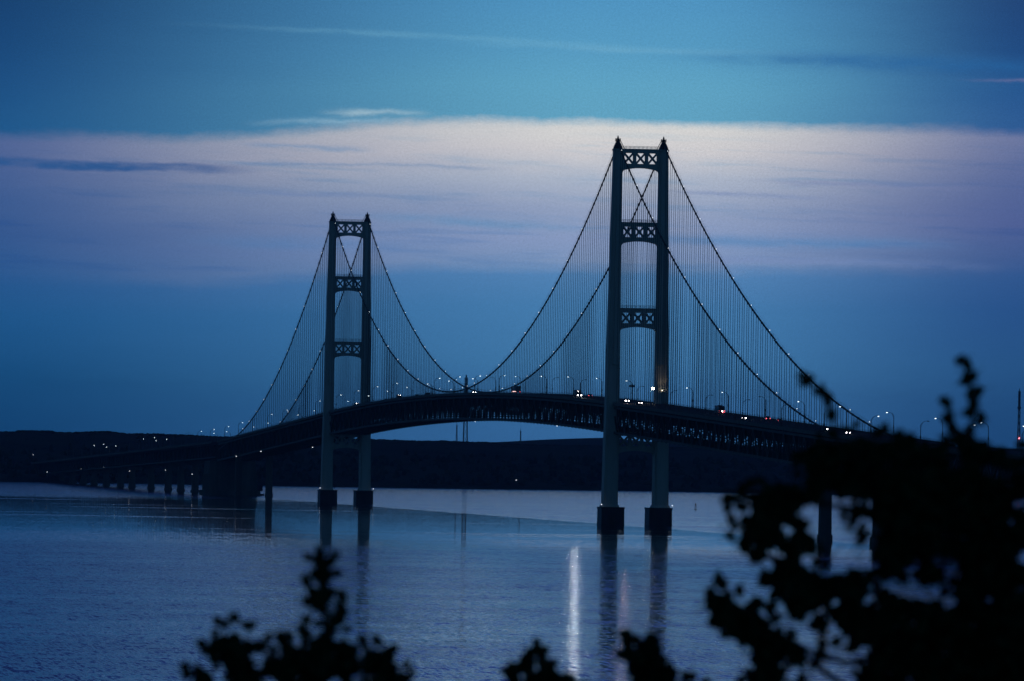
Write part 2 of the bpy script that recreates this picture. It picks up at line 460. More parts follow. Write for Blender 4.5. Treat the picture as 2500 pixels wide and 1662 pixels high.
for s_ in L2:
    zc = interp(FX, FZ, s_)
    for k, (dd, f) in enumerate([(10400, .3), (11000, .75), (11800, 1.), (13000, .8), (15000, .1)]):
        p = CAM+FH*dd+RH*s_*11800/8000; b.v.append((p.x, p.y, zc*1.02*f+rng.normal(0, .35)))
for i in range(len(L2)-1):
    for k in range(4):
        a = i*5+k; b.f.append((a, a+5, a+6, a+1))
b.build('hills', M['hill'], kind='structure', smooth=True)
# the wood on the slope and the crest: many small crowns, one mass
b = MB()
def crown(p, r, h):
    k = 5; o = len(b.v); ph = rng.uniform(0, 6)
    for zf, rf in ((0, .75), (.45, 1.), (.8, .55)):
        for j in range(k):
            a = ph+2*math.pi*j/k; q = r*rf*rng.uniform(.75, 1.2)
            b.v.append((p.x+q*math.cos(a), p.y+q*math.sin(a), p.z+h*zf))
    b.v.append((p.x, p.y, p.z+h))
    for l in range(2):
        for j in range(k):
            b.f.append((o+l*k+j, o+l*k+(j+1) % k, o+(l+1)*k+(j+1) % k, o+(l+1)*k+j))
    for j in range(k): b.f.append((o+2*k+j, o+2*k+(j+1) % k, o+3*k))
for i in range(5200):
    s_ = rng.uniform(-720, 760); u = rng.random()
    if u < .45: dd = rng.normal(1000, 25); base = interp(RX, RZ, s_)-4.2
    else:
        dd = rng.uniform(20, 960); base = interp([0, 15, 60, 220, 480, 760, 1000], [-1, 1.8, 4.5, 13, 25, .84*interp(RX, RZ, s_), interp(RX, RZ, s_)-4], dd)-1
    d_ = shore_d(s_)+dd
    p = CAM+FH*d_+RH*s_; p.z = base
    crown(p, rng.uniform(2., 4.2), rng.uniform(1.2, 2.4) if u < .45 else rng.uniform(4, 9) if dd < 550 else rng.uniform(1.5, 3))
b.build('forest', M['wood'], kind='stuff', label='dark wooded slope along the far shore', cat='forest')

# ================================================================== the suspension bridge
# the axis runs along Y: near tower at Y=0, far tower at Y=1158; the deck is cambered
SPAN, SIDE, PANEL = 1158.0, 549.0, 1158.0/98
NEAR_ANCH, FAR_ANCH = -693.0, 1851.0


def kerb(Y):
    if Y < NEAR_ANCH: return 54.95+.0257*NEAR_ANCH+.018*(Y-NEAR_ANCH)
    if Y < 0: return 54.95+.0257*Y
    if Y <= SPAN: return 62.4-7.44*((Y-579)/579)**2
    if Y <= FAR_ANCH: return 54.95-.0257*(Y-SPAN)
    return max(54.95-.0257*(FAR_ANCH-SPAN)-.0115*(Y-FAR_ANCH), 9.)


def road(Y): return kerb(Y)-.28


def cable(Y):
    if 0 <= Y <= SPAN: return 170.5-107.3*(1-((Y-579)/579)**2)
    s = -Y if Y < 0 else Y-SPAN
    if s <= SIDE: return 170.5-128.6*s/SIDE-79*(s/SIDE)*(1-s/SIDE)
    return 41.9-11*(s-SIDE)/144.


bridge = empty('suspension_bridge', label='long suspension bridge with two tall portal towers across the strait', cat='bridge')
CX = 10.36


def leg_c(z):      # half distance between the leg centres
    return 11.5+(CX-11.5)*(z-8)/160.2


def leg_w(z): return 6.5+(3.9-6.5)*(z-8)/160.2
def leg_d(z): return 10.0+(5.6-10.0)*(z-8)/160.2


BRACE = None
STRUTS = [(168.2, 166.4, 161.6, 159.7, 155.9), (135.3, 133.4, 128.7, 126.8, 123.0), (96.8, 94.8, 90.1, 88.4, 84.4), (41.6, 39.9, 35.4, 33.4, 29.6)]


def make_strut(Y, zt, zwt, zwb, zcr, zco, rail=True):
    hw = leg_c((zt+zwb)/2)-leg_w((zt+zwb)/2)/2+.25
    hd = 1.6
    b = MB()
    b.box(-hw, hw, -hd, hd, zwt, zt)
    b.box(-hw, hw, -hd-.2, hd+.2, zt-.5, zt+.12)
    pitch, ww = 5.4, 4.15
    for x0, x1 in ((-hw, -pitch-ww/2), (-pitch+ww/2, -ww/2), (ww/2, pitch-ww/2), (pitch+ww/2, hw)):
        b.box(x0, x1, -hd, hd, zwb, zwt)
    # arched lower edge: shallow crown, quick quarter rounds into the legs
    N = 26; xs = [-hw+2*hw*i/N for i in range(N+1)]
    hb = leg_c(zco)-leg_w(zco)/2+.3
    xs = [-hb+2*hb*i/N for i in range(N+1)]
    def arch(x):
        u = abs(x)/hb
        shallow = zcr-.9*(u/.8)**2
        if u > .8: shallow = zcr-.9-(zcr-.9-zco)*(1-math.sqrt(max(0, 1-((u-.8)/.2)**2)))
        return shallow
    for i in range(N):
        x0, x1 = xs[i], xs[i+1]; z0, z1 = arch(x0), arch(x1)
        b.hexa([(x0, -hd, z0), (x1, -hd, z1), (x1, hd, z1), (x0, hd, z0)], [(x0, -hd, zwb), (x1, -hd, zwb), (x1, hd, zwb), (x0, hd, zwb)])
    o = b.build('portal_strut', M['ivory'], bridge, loc=(0, Y, 0))
    for k in (-1, 0, 1):
        x = k*pitch; h = ww/2; c = MB()
        c.bar((x-h-.1, 0, zwb-.1), (x+h+.1, 0, zwt+.1), 2*hd-.3, .7)
        c.bar((x-h-.1, .01, zwt+.1), (x+h+.1, .01, zwb-.1), 2*hd-.36, .7)
        # gusset at the crossing
        c.frustum((x, 0, (zwb+zwt)/2-.55), 1.1, 2*hd-.26, (x, 0, (zwb+zwt)/2+.55), 1.1, 2*hd-.26)
        c.build('cross_brace', M['ivory'], o)
    if rail:
        r = MB()
        for y in (-hd, hd):
            for z in (.55, 1.1): r.bar((-hw, y, zt+.12+z), (hw, y, zt+.12+z), .09)
            for i in range(10): r.bar((-hw+2*hw*i/9, y, zt+.1), (-hw+2*hw*i/9, y, zt+1.25), .09)
        r.build('handrail', M['rope'], o)
    return o


def make_tower(Y, word):
    for s in (-1, 1):
        b = MB(); zs = [8.3, 40, 80, 120, 168.2]
        for z0, z1 in zip(zs[:-1], zs[1:]):
            b.frustum((s*leg_c(z0), 0, z0), leg_w(z0), leg_d(z0)*.82, (s*leg_c(z1), 0, z1), leg_w(z1), leg_d(z1)*.82)
            b.frustum((s*leg_c(z0), 0, z0), leg_w(z0)*.74, leg_d(z0), (s*leg_c(z1), 0, z1), leg_w(z1)*.74, leg_d(z1))
        b.frustum((s*leg_c(7.9), 0, 7.9), 7.6, 11.2, (s*leg_c(9.1), 0, 9.1), 6.9, 10.4)
        b.frustum((s*leg_c(168), 0, 167.3), 4.25, 6., (s*leg_c(168), 0, 168.2), 4.25, 6.)
        leg = b.build('tower_leg', M['ivory'], bridge, loc=(0, Y, 0))
        # raised cell face on the shore side that stops above the deck
        p = MB()
        for sy in (-1, 1):
            z0, z1 = 72.5, 160.
            o = -s*.9
            y0, y1 = sy*(leg_d(z0)/2+.35), sy*(leg_d(z1)/2+.3)
            p.frustum((s*leg_c(z0)+o, y0, z0), 2.5, 1.2, (s*leg_c(z1)+o*.4, y1, z1), 1.6, 1.0)
            p.frustum((s*leg_c(z0)+o, y0, z0-.7), 2.8, 1.5, (s*leg_c(z0)+o, y0, z0), 2.8, 1.5)
        p.build('pilaster', M['ivory'], leg)
        # saddle housing with railed lookout and beacon
        h = MB(); c = s*leg_c(168.2)
        h.frustum((c, 0, 168.2), 3.7, 5., (c, 0, 169.2), 3.3, 4.4)
        h.frustum((c, 0, 169.2), 3.3, 4.4, (c, 0, 170.4), 2.4, 3.2)
        h.frustum((c, 0, 170.4), 2.4, 3.2, (c, 0, 171.5), 1.5, 1.8)
        h.box(c-1.1, c+1.1, -1.1, 1.1, 171.5, 171.7)
        for x in (-1., 0, 1.):
            for y in (-1., 1.): h.bar((c+x, y, 171.5), (c+x, y, 172.9), .22)
        for z in (172.1, 172.65):
            for y in (-.95, .95): h.bar((c-1., y, z), (c+1., y, z), .2)
            for x in (-.9, .9): h.bar((c+x, -.95, z), (c+x, .95, z), .12)
        h.box(c-.6, c+.6, -.6, .6, 171.6, 172.5)
        h.build('saddle_housing', M['green'], leg)
        l = MB()
        for y in (-.5, .5): l.bar((c-s*1.0, y, 172.2), (c-s*3.0, y, 168.3), .16)
        for i in range(7):
            f = i/6; l.bar((c-s*(1+2*f), -.5, 172.2-3.9*f), (c-s*(1+2*f), .5, 172.2-3.9*f), .1)
        l.build('ladder', M['green'], leg)
        bc = MB(); bc.tube([(c, 0, 172.5), (c, 0, 173.2), (c, 0, 173.6), (c, 0, 174.2)], [.4, .45, .3, .12], 8)
        bc.build('beacon', M['rope'], leg)
    for st in STRUTS: make_strut(Y, *st, rail=st[0] > 50)
    for s in (-1, 1):
        b = MB(); c = s*10.8
        b.frustum((c, 0, -6), 10.9, 14.2, (c, 0, .3), 10.7, 14.0)
        b.frustum((c, 0, .3), 10.4, 13.6, (c, 0, 7.2), 10.3, 13.5)
        b.frustum((c, 0, 7.2), 10.7, 13.9, (c, 0, 8.0), 10.7, 13.9)
        p = b.build('tower_pier', M['wetconc'], bridge, loc=(0, Y, 0))
        q = MB(); q.ball((s*16, -6.6, 9.1), .2)
        q.build('pier_lamp', M['lamp_small'], p)


make_tower(0, 'near'); make_tower(SPAN, 'far')

# legs of the cable bents between the side spans and the anchor spans
for Y in (-SIDE, SPAN+SIDE):
    for s in (-1, 1):
        b = MB(); zt = kerb(Y)-14.6
        b.frustum((s*CX, 0, -6), 5.2, 6.2, (s*CX, 0, 2.4), 4.9, 5.9)
        b.frustum((s*CX, 0, 2.4), 4.3, 5.2, (s*CX, 0, zt), 3.9, 4.8)
        b.frustum((s*CX, 0, zt), 4.6, 5.4, (s*CX, 0, zt+1.), 4.6, 5.4)
        lg = b.build('bent_leg', M['conc'], bridge, loc=(0, Y, 0))
        if s < 0:
            q = MB(); q.ball((-CX-1.9, -2.75, 26.9), .22)
            q.build('bent_lamp', M['lamp_small'], lg)
    b = MB(); zt = kerb(Y)-13.6
    b.box(-CX-2.4, CX+2.4, -2.5, 2.5, zt, zt+2.2)
    b.build('bent_cap', M['conc'], bridge, loc=(0, Y, 0))

# anchorages: massive stepped concrete blocks
for Y, sg in ((NEAR_ANCH, -1), (FAR_ANCH, 1)):
    b = MB(); zt = kerb(Y)-13.8
    b.frustum((0, sg*20, -6), 38.5, 46, (0, sg*20, 3.2), 38., 45.)
    b.frustum((0, sg*20, 3.2), 34.6, 41., (0, sg*20, zt*.62), 34., 40.)
    b.frustum((0, sg*20, zt*.62), 33., 38., (0, sg*20, zt), 32., 34.)
    for s in (-1, 1):
        for k in range(5): b.box(s*17.2-.35, s*17.2+.35, sg*20-16+k*8-1., sg*20-16+k*8+1., 3.2, zt*.6)
    a = b.build('anchorage', M['conc'], bridge, loc=(0, Y, 0))
    f = MB(); f.box(19.05, 22., sg*20-8, sg*20+8, 3.0, 7.2)
    f.build('boat_fender', M['wetconc'], a)
    f = MB(); f.box(19.05, 22., sg*20-20, sg*20-16, -5, 1.2); f.build('boat_fender', M['wetconc'], a)

# panel points
def panels(a, z): n = round((z-a)/PANEL); return [a+(z-a)*i/n for i in range(n+1)]


SPANS = [panels(NEAR_ANCH, -SIDE), panels(-SIDE, 0.), panels(0., SPAN), panels(SPAN, SPAN+SIDE), panels(SPAN+SIDE, FAR_ANCH)]
TOPC, BOTC = 2.1, 13.2


def truss_span(ys):
    y0 = ys[len(ys)//2]
    for s in (-1, 1):
        x = s*CX
        c = MB()
        for a, e in zip(ys[:-1], ys[1:]):
            c.bar((x, a-y0, road(a)-TOPC), (x, e-y0, road(e)-TOPC), .75, 1.0)
        top = c.build('top_chord', M['green'], bridge, loc=(0, y0, 0))
        c = MB()
        for a, e in zip(ys[:-1], ys[1:]):
            c.bar((x, a-y0, road(a)-BOTC), (x, e-y0, road(e)-BOTC), .75, 1.0)
        c.build('bottom_chord', M['green'], bridge, loc=(0, y0, 0))
        g = MB()
        for i, a in enumerate(ys):
            g.bar((x, a-y0, road(a)-BOTC), (x, a-y0, road(a)-TOPC), .5, .5)
            g.box(x-.32, x+.32, a-y0-1., a-y0+1., road(a)-BOTC-.75, road(a)-BOTC+.9)
            if i < len(ys)-1:
                e = ys[i+1]
                za, ze = (BOTC, TOPC) if i % 2 else (TOPC, BOTC)
                g.bar((x, a-y0, road(a)-za), (x, e-y0, road(e)-ze), .6, .6)
        g.build('truss_web', M['green'], bridge, loc=(0, y0, 0), kind='stuff')
    f = MB()
    for i, a in enumerate(ys):
        r = road(a)
        f.box(-CX+.4, CX-.4, a-y0-.25, a-y0+.25, r-6.1, r-.95)                # floor beam
        f.bar((-CX, a-y0, r-BOTC), (CX, a-y0, r-BOTC), .5, .6)
        f.bar((-CX+.3, a-y0, r-BOTC), (0, a-y0, r-6.0), .34, .34)
        f.bar((CX-.3, a-y0, r-BOTC), (0, a-y0, r-6.0), .34, .34)
        if i < len(ys)-1:
            e = ys[i+1]; q = road(e)
            f.bar((-CX, a-y0, r-BOTC), (CX, e-y0, q-BOTC), .45, .4)
            f.bar((CX, a-y0, r-BOTC), (-CX, e-y0, q-BOTC), .45, .4)
            for x in (-8, -5.3, -2.6, 0, 2.6, 5.3, 8): f.box(x-.2, x+.2, a-y0, e-y0, min(r, q)-1.9, min(r, q)-.9)
    f.build('floor_framing', M['green'], bridge, loc=(0, y0, 0), kind='stuff')
    dk = MB(); kbs = {-1: MB(), 1: MB()}; rl = MB()
    for a, e in zip(ys[:-1], ys[1:]):
        ra, re_ = road(a), road(e); A, E_ = a-y0, e-y0
        dk.hexa([(-11, A, ra-.9), (11, A, ra-.9), (11, E_, re_-.9), (-11, E_, re_-.9)], [(-11, A, ra), (11, A, ra), (11, E_, re_), (-11, E_, re_)])
        for s in (-1, 1):
            xa, xb = sorted((s*11.003, s*11.4))
            kbs[s].hexa([(xa, A, ra-1.1), (xb, A, ra-1.1), (xb, E_, re_-1.1), (xa, E_, re_-1.1)], [(xa, A, ra+.3), (xb, A, ra+.3), (xb, E_, re_+.3), (xa, E_, re_+.3)])
            for h in (.62, .95): rl.bar((s*11.2, A, ra+h), (s*11.2, E_, re_+h), .06)
            for q in range(4):
                t = q/4; rl.bar((s*11.2, A+(E_-A)*t, ra+(re_-ra)*t+.3), (s*11.2, A+(E_-A)*t, ra+(re_-ra)*t+.98), .07)
    # centre mall line
    d_ = dk.build('road_deck', M['asphalt'], bridge, loc=(0, y0, 0))
    for s in (-1, 1): kbs[s].build('kerb', M['curb'], d_)
    rl.build('railing', M['rope'], d_, kind='stuff')


for ys in SPANS: truss_span(ys)

# main cables with bands, hand ropes and lamps
lamp_mesh = None
ball_mb = MB(); ball_mb.ball((0, 0, 0), .13, k=8, m=6)
cable_lamp_mesh = ball_mb.mesh('cable_lamp', M['lamp_cable'])
for s in (-1, 1):
    x = s*CX
    def pts(a, e, n, dz=0.): return [(x, a+(e-a)*i/n, cable(a+(e-a)*i/n)+dz) for i in range(n+1)]
    b = MB()
    b.tube(pts(NEAR_ANCH+4, -SIDE, 4, 0), .36, 8); b.tube(pts(-SIDE, -.01, 46), .36, 8); b.tube(pts(0, SPAN, 98), .36, 8)
    b.tube(pts(SPAN+.01, SPAN+SIDE, 46), .36, 8); b.tube(pts(SPAN+SIDE, FAR_ANCH-4, 4), .36, 8)
    for ys in SPANS[1:4]:
        for Y in ys[1:-1]:
            e = .45; b.tube([(x, Y-e, cable(Y-e)), (x, Y+e, cable(Y+e))], .5, 8)
    cb = b.build('main_cable', M['cable'], bridge)
    h = MB()
    for dx_ in (-.42, .42):
        for a, e, n in ((-SIDE+20, -4, 46), (4, SPAN-4, 98), (SPAN+4, SPAN+SIDE-20, 46)):
            q = [(p[0]+dx_, p[1], p[2]) for p in pts(a, e, n, 1.25)]
            h.tube(q, .035, 4, caps=False)
            for p in q[::2]: h.bar((p[0], p[1], p[2]-1.2), (p[0], p[1], p[2]), .06)
    h.build('hand_rope', M['rope'], cb)
    ly = [-12, -60, -107, -153, -200, -247, -294, -341, -389, -436, -483, -525] + [14+47.27*i for i in range(1, 24)] + [SPAN+v for v in (12, 58, 106, 153, 200, 247, 294, 341, 389, 436, 483, 525)] + [14, SPAN-14]
    for Y in ly:
        o = bpy.data.objects.new('cable_lamp', cable_lamp_mesh); COL.objects.link(o); o.parent = cb
        o.location = (x+(-.05 if s < 0 else .05), Y, cable(Y)+1.15)
        o.scale = (1, 1, .8)

# suspender ropes: the 300 nearest as parts, the rest joined
hang = []
for s in (-1, 1):
    for ys in SPANS[1:4]:
        for Y in ys[1:-1]:
            z1 = cable(Y)-.3; z0 = road(Y)-TOPC+.3
            if z1-z0 > .8: hang.append(((Vector((s*CX, Y, 90))-CAM).length/max(1, (z1-z0))**.0, s*CX, Y, z0, z1))
hang.sort()
ub = MB()
for dx_ in (-.42, .42): ub.tube([(dx_, 0, 0), (dx_, 0, 1)], .11, 5)
hm = ub.mesh('suspender', M['rope'])
rest = MB()
for i, (k, x, Y, z0, z1) in enumerate(hang):
    if i < 300:
        o = bpy.data.objects.new('suspender', hm); COL.objects.link(o); o.parent = bridge
        o.location = (x, Y, z0); o.scale = (1, 1, z1-z0)
    else:
        for dx_ in (-.42, .42): rest.tube([(x+dx_, Y, z0), (x+dx_, Y, z1)], .11, 5)
rest.build('suspender', M['rope'], bridge, kind='stuff')

# navigation lamps under the middle of the main span and on the far trusses
for x, Y in ((CX, 430), (CX, 640), (-CX, 180), (CX, 1440), (-CX, 1560), (CX, 1720)):
    b = MB(); z = road(Y)-BOTC-.5
    b.ball((x, Y, z-.2), .24)
    b.build('navigation_lamp', M['lamp_small'], bridge)
# floodlights: twin heads on short posts beside the near tower and a warm uplight on its leg
b = MB(); b.tube([(0, 0, -1.), (0, 0, 6.2)], .14, 6); b.bar((-.95, 0, 6.1), (.95, 0, 6.1), .16)
FL = []
def flood(name, x, Y, lit, label):
    t = empty(name, (x, Y, road(Y)), label=label, cat='floodlight')
    MBp = MB(); MBp.tube([(0, 0, 0), (0, 0, 6.2)], .13, 6); MBp.bar((-.9, 0, 6.1), (.9, 0, 6.1), .16)
    MBp.build('post', M['pole'], t)
    for s in (-1, 1):
        h = MB(); h.frustum((s*.66, .12, 6.1), 1.25, .5, (s*.66, .02, 7.1), 1.2, .35)
        hd = h.build('lamp_head', M['pole'], t)
        g = MB(); g.frustum((s*.66, -.17, 6.15), 1.15, .06, (s*.66, -.19, 7.05), 1.1, .06)
        g.build('lamp_glass', M['lamp_flood'] if lit else M['lamp_off'], hd)
    return t
fl_ = flood('floodlight', 9.6, 9.5, True, 'dazzling twin floodlight on a short post beside the near tower')
ld = bpy.data.lights.new('floodlight_beam', 'SPOT'); ld.energy = 1500; ld.color = (1., .9, .72); ld.spot_size = R(40); ld.spot_blend = .9; ld.shadow_soft_size = .3
lo = bpy.data.objects.new('floodlight_beam', ld); COL.objects.link(lo); lo.parent = fl_; lo.location = (0, -.6, 6.6)
lo.rotation_euler = Vector((-.143, -1, -.04)).to_track_quat('-Z', 'Y').to_euler()
flood('floodlight', 9.6, 77., False, 'unlit short twin floodlight post left of the dazzling one')


def uplight(Y, x, z, energy, rgb):
    b = MB(); b.frustum((x, Y-.2, z-.25), .35, .5, (x, Y-.2, z+.2), .5, .6)
    o = b.build('uplight', M['pole'], bridge)
    g = MB(); g.ball((x, Y-.25, z+.22), .22, k=8, m=5); g.build('lamp_glass', M['lamp_warm'], o)
    ld = bpy.data.lights.new('uplight_beam', 'SPOT'); ld.energy = energy; ld.color = rgb; ld.spot_size = R(75); ld.spot_blend = .8
    ld.shadow_soft_size = .15
    lo = bpy.data.objects.new('uplight_beam', ld); COL.objects.link(lo); lo.parent = o
    lo.location = (x, Y-2.2, z+.1)
    lo.rotation_euler = Vector((0, .35, 1.)).to_track_quat('-Z', 'Y').to_euler()
uplight(-leg_d(60)/2-1.0, leg_c(60)-.3, 60.3, 240, (1., .78, .5))


# ------------------------------------------------------------------ approach viaducts
def viaduct(name, Ys, piers, label, double):
    y0 = Ys[0]
    v = empty(name, (0, y0, 0), label=label, cat='viaduct')
    dk = MB(); kbs = {-1: MB(), 1: MB()}; rl = MB(); tr = MB()
    for i, (a, e) in enumerate(zip(Ys[:-1], Ys[1:])):
        ra, re_ = road(a), road(e); A, E_ = a-y0, e-y0
        dk.hexa([(-11, A, ra-.9), (11, A, ra-.9), (11, E_, re_-.9), (-11, E_, re_-.9)], [(-11, A, ra), (11, A, ra), (11, E_, re_), (-11, E_, re_)])
        dep = min(10.5, ra-6.)
        for s in (-1, 1):
            xa, xb = sorted((s*11.003, s*11.4))
            kbs[s].hexa([(xa, A, ra-1.1), (xb, A, ra-1.1), (xb, E_, re_-1.1), (xa, E_, re_-1.1)], [(xa, A, ra+.3), (xb, A, ra+.3), (xb, E_, re_+.3), (xa, E_, re_+.3)])
            for h in (.62, .95): rl.bar((s*11.2, A, ra+h), (s*11.2, E_, re_+h), .06)
            for q in range(4):
                t = q/4; rl.bar((s*11.2, A+(E_-A)*t, ra+(re_-ra)*t+.3), (s*11.2, A+(E_-A)*t, ra+(re_-ra)*t+.98), .07)
            x = s*7.5
            tr.bar((x, A, ra-1.4), (x, E_, re_-1.4), .7, .9); tr.bar((x, A, ra-dep), (x, E_, re_-dep), .7, .9)
            tr.bar((x, A, ra-dep), (x, A, ra-1.4), .5)
            za, ze = (dep, 1.4) if i % 2 else (1.4, dep)
            tr.bar((x, A, ra-za), (x, E_, re_-ze), .6)
        tr.box(-7.3, 7.3, A-.25, A+.25, ra-4., ra-.95)
        tr.bar((-7.5, A, ra-dep), (7.5, A, ra-dep), .5); tr.bar((-7.5, A, ra-dep), (7.5, E_, re_-dep), .4)
    d_ = dk.build('road_deck', M['asphalt'], v); [kbs[s].build('kerb', M['curb'], d_) for s in (-1, 1)]; rl.build('railing', M['rope'], d_, kind='stuff')
    tr.build('deck_truss', M['green'], v, kind='stuff')
    for p in piers:
        zt = road(p)-min(10.5, road(p)-6.)-.6
        b = MB()
        b.frustum((0, 0, -6), 6.2, 6., (0, 0, 1.6), 5.8, 5.6)
        b.frustum((0, 0, 1.6), 5.0, 4.6, (0, 0, zt-3), 4.4, 4.2)
        b.hexa([(-2.2, -2.1, zt-3), (2.2, -2.1, zt-3), (2.2, 2.1, zt-3), (-2.2, 2.1, zt-3)], [(-9, -2.1, zt-1), (9, -2.1, zt-1), (9, 2.1, zt-1), (-9, 2.1, zt-1)])
        b.box(-9, 9, -2.1, 2.1, zt-1, zt+.3)
        b.build('pier', M['conc'], v, loc=(0, p-y0, 0))
    return v


FARP = [2130, 2243, 2348, 2496, 2670, 2780, 2922, 3049, 3163, 3286, 3410, 3530]
far_via = viaduct('approach_viaduct', [FAR_ANCH+41.5+12*i for i in range(150)], FARP, 'low approach viaduct on many piers running to the far left shore', True)
near_via = viaduct('approach_viaduct', [NEAR_ANCH-41.5-12*i for i in range(72)][::-1], [-830, -960, -1090, -1220, -1350, -1480], 'approach viaduct behind the big leafy tree at the right edge', True)
# piers' lamps on the far viaduct
for i, p in enumerate((2130, 2348, 2670, 2922, 3163)):
    b = MB(); z = 13.+(i % 2)*2
    b.ball((-2.4, -2.3, z+.1), .2)
    b.build('pier_lamp', M['lamp_small'], far_via, loc=(0, p-far_via.location.y, 0))

# ================================================================== street lamps along both kerbs
def lamp_parts():
    """pole with a curved arm reaching over the road (+X), drop-glass luminaire"""
    p = MB()
    p.tube([(0, 0, -.6), (0, 0, .25)], .26, 8)
    p.tube([(0, 0, .2), (0, 0, 3.5), (0, 0, 7.2)], [.17, .14, .11], 8)
    p.box(-.22, .22, -.16, .16, 2.6, 3.4)
    a = MB()
    a.tube([(0, 0, 6.9), (.25, 0, 7.6), (.8, 0, 8.15), (1.5, 0, 8.5), (2.25, 0, 8.62)], [.1, .095, .085, .075, .06], 6)
    a.bar((.05, 0, 6.2), (.75, 0, 8.0), .06)
    h = MB()
    h.frustum((2.6, 0, 8.5), .95, .36, (2.55, 0, 8.72), .6, .22)
    g = MB()
    g.ball((2.68, 0, 8.47), .32, .17, .15, k=10, m=6)
    return p.mesh('pole', M['pole'], True), a.mesh('arm', M['pole'], True), h.mesh('lamp_head', M['pole']), g.mesh('lamp_glass', M['lamp_cool'], True), g.mesh('lamp_glass', M['lamp_off'], True)


LP = lamp_parts()


def street_lamp(side, Y, lit, label, group=None):
    t = empty('street_lamp', (side*11.25, Y, road(Y)+.3), 0 if side < 0 else math.pi, label=label, cat='street lamp', group=group)
    for k, nm in ((0, 'pole'), (1, 'arm'), (2, 'lamp_head'), (3 if lit else 4, 'lamp_glass')):
        o = bpy.data.objects.new(nm, LP[k]); COL.objects.link(o); o.parent = t
    return t


GR = 'street lamps along the bridge kerbs'
rows = [
    ('right', 1, 'right of the near tower', [(-90, 1), (-186, 1), (-282, 0), (-376, 1), (-471, 1), (-571, 1), (-668, 1), (-753, 1)]),
    ('left', -1, 'right of the near tower', [(-76, 0), (-171, 0), (-266, 0), (-360, 0), (-453, 1), (-548, 0), (-647, 1), (-744, 0)]),
    ('right', 1, 'left of the near tower', [(88, 1), (184, 1), (279, 1), (374, 1), (469, 1), (566, 0), (639, 1), (740, 1), (835, 1), (930, 1), (1025, 1), (1120, 1)]),
    ('left', -1, 'left of the near tower', [(99, 0), (192, 0), (288, 0), (383, 1), (478, 1), (559, 1), (644, 1), (740, 0), (835, 1), (928, 1), (1023, 1), (1115, 1)]),
    ('right', 1, 'left of the far tower', [(SPAN+70+95*i, 1) for i in range(7)]),
    ('left', -1, 'left of the far tower', [(SPAN+70+95*i, i % 3 != 1) for i in range(7)]),
]
for nm, s, where, L in rows:
    for i, (Y, lit) in enumerate(L):
        street_lamp(s, Y, lit, f"{'lit' if lit else 'unlit'} street lamp on the {nm} kerb, {ORD[i+1]} {where}", GR)
for nm, s in (('right', 1), ('left', -1)):
    for i in range(14):
        Y = SPAN+70+95*(7+i)+(0 if s > 0 else 9)
        lit = (i*7+(3 if s > 0 else 0)) % 5 in (0, 2)
        street_lamp(s, Y, lit, f"{'lit' if lit else 'unlit'} lamp on the low viaduct's {nm} kerb, {ORD[i+1]} from the bridge", 'street lamps along the far viaduct')
    for i in range(3):
        Y = NEAR_ANCH-135-95*i
        street_lamp(s, Y, i == 0, f"street lamp on the near viaduct's {nm} kerb, {ORD[i+1]} behind the leafy tree", 'street lamps along the near viaduct')


# ================================================================== vehicles
def prism(profile, w0, w1=None, zmid=None):
    """side outline (y,z) extruded across x; narrower above zmid"""
    b = MB(); n = len(profile)
    f = lambda z: w0 if (w1 is None or z <= zmid) else w1
    vs = [(-f(z)/2, y, z) for y, z in profile]+[(f(z)/2, y, z) for y, z in profile]
    b.add(vs, [tuple(range(n))[::-1], tuple(range(n, 2*n))]+[(i, (i+1) % n, n+(i+1) % n, n+i) for i in range(n)])
    return b


def wheels(t, xs, ys, r, wd_=.24):
    b = MB(); b.tube([(-wd_/2, 0, 0), (wd_/2, 0, 0)], r, 14); me = b.mesh('wheel', M['rubber'])
    h = MB(); h.tube([(-wd_/2-.015, 0, 0), (wd_/2+.015, 0, 0)], r*.58, 10); mh = h.mesh('rim', M['chrome'])
    for y in ys:
        for x in xs:
            o = bpy.data.objects.new('wheel', me); COL.objects.link(o); o.parent = t; o.location = (x, y, r)
            q = bpy.data.objects.new('rim', mh); COL.objects.link(q); q.parent = o


def lights(t, nm, pts, r, m, nrm):
    for p in pts:
        b = MB(); b.ball(p, r, r*.4, r*.8, k=10, m=6); b.build(nm, m, t, smooth=True)


def beam(t, pts, energy, tilt=-.035, rgb=(1., .95, .93)):  # spots on a vehicle's front, aimed to throw a glitter streak on the water
    for p in pts:
        ld = bpy.data.lights.new('glitter_beam', 'SPOT'); ld.energy = energy; ld.color = rgb
        ld.spot_size = R(16); ld.spot_blend = .9; ld.shadow_soft_size = .22
        lo = bpy.data.objects.new('glitter_beam', ld); COL.objects.link(lo); lo.parent = t
        lo.location = (p[0], p[1]+.25, p[2]); lo.rotation_euler = Vector((.143, 1, tilt)).to_track_quat('-Z', 'Y').to_euler()


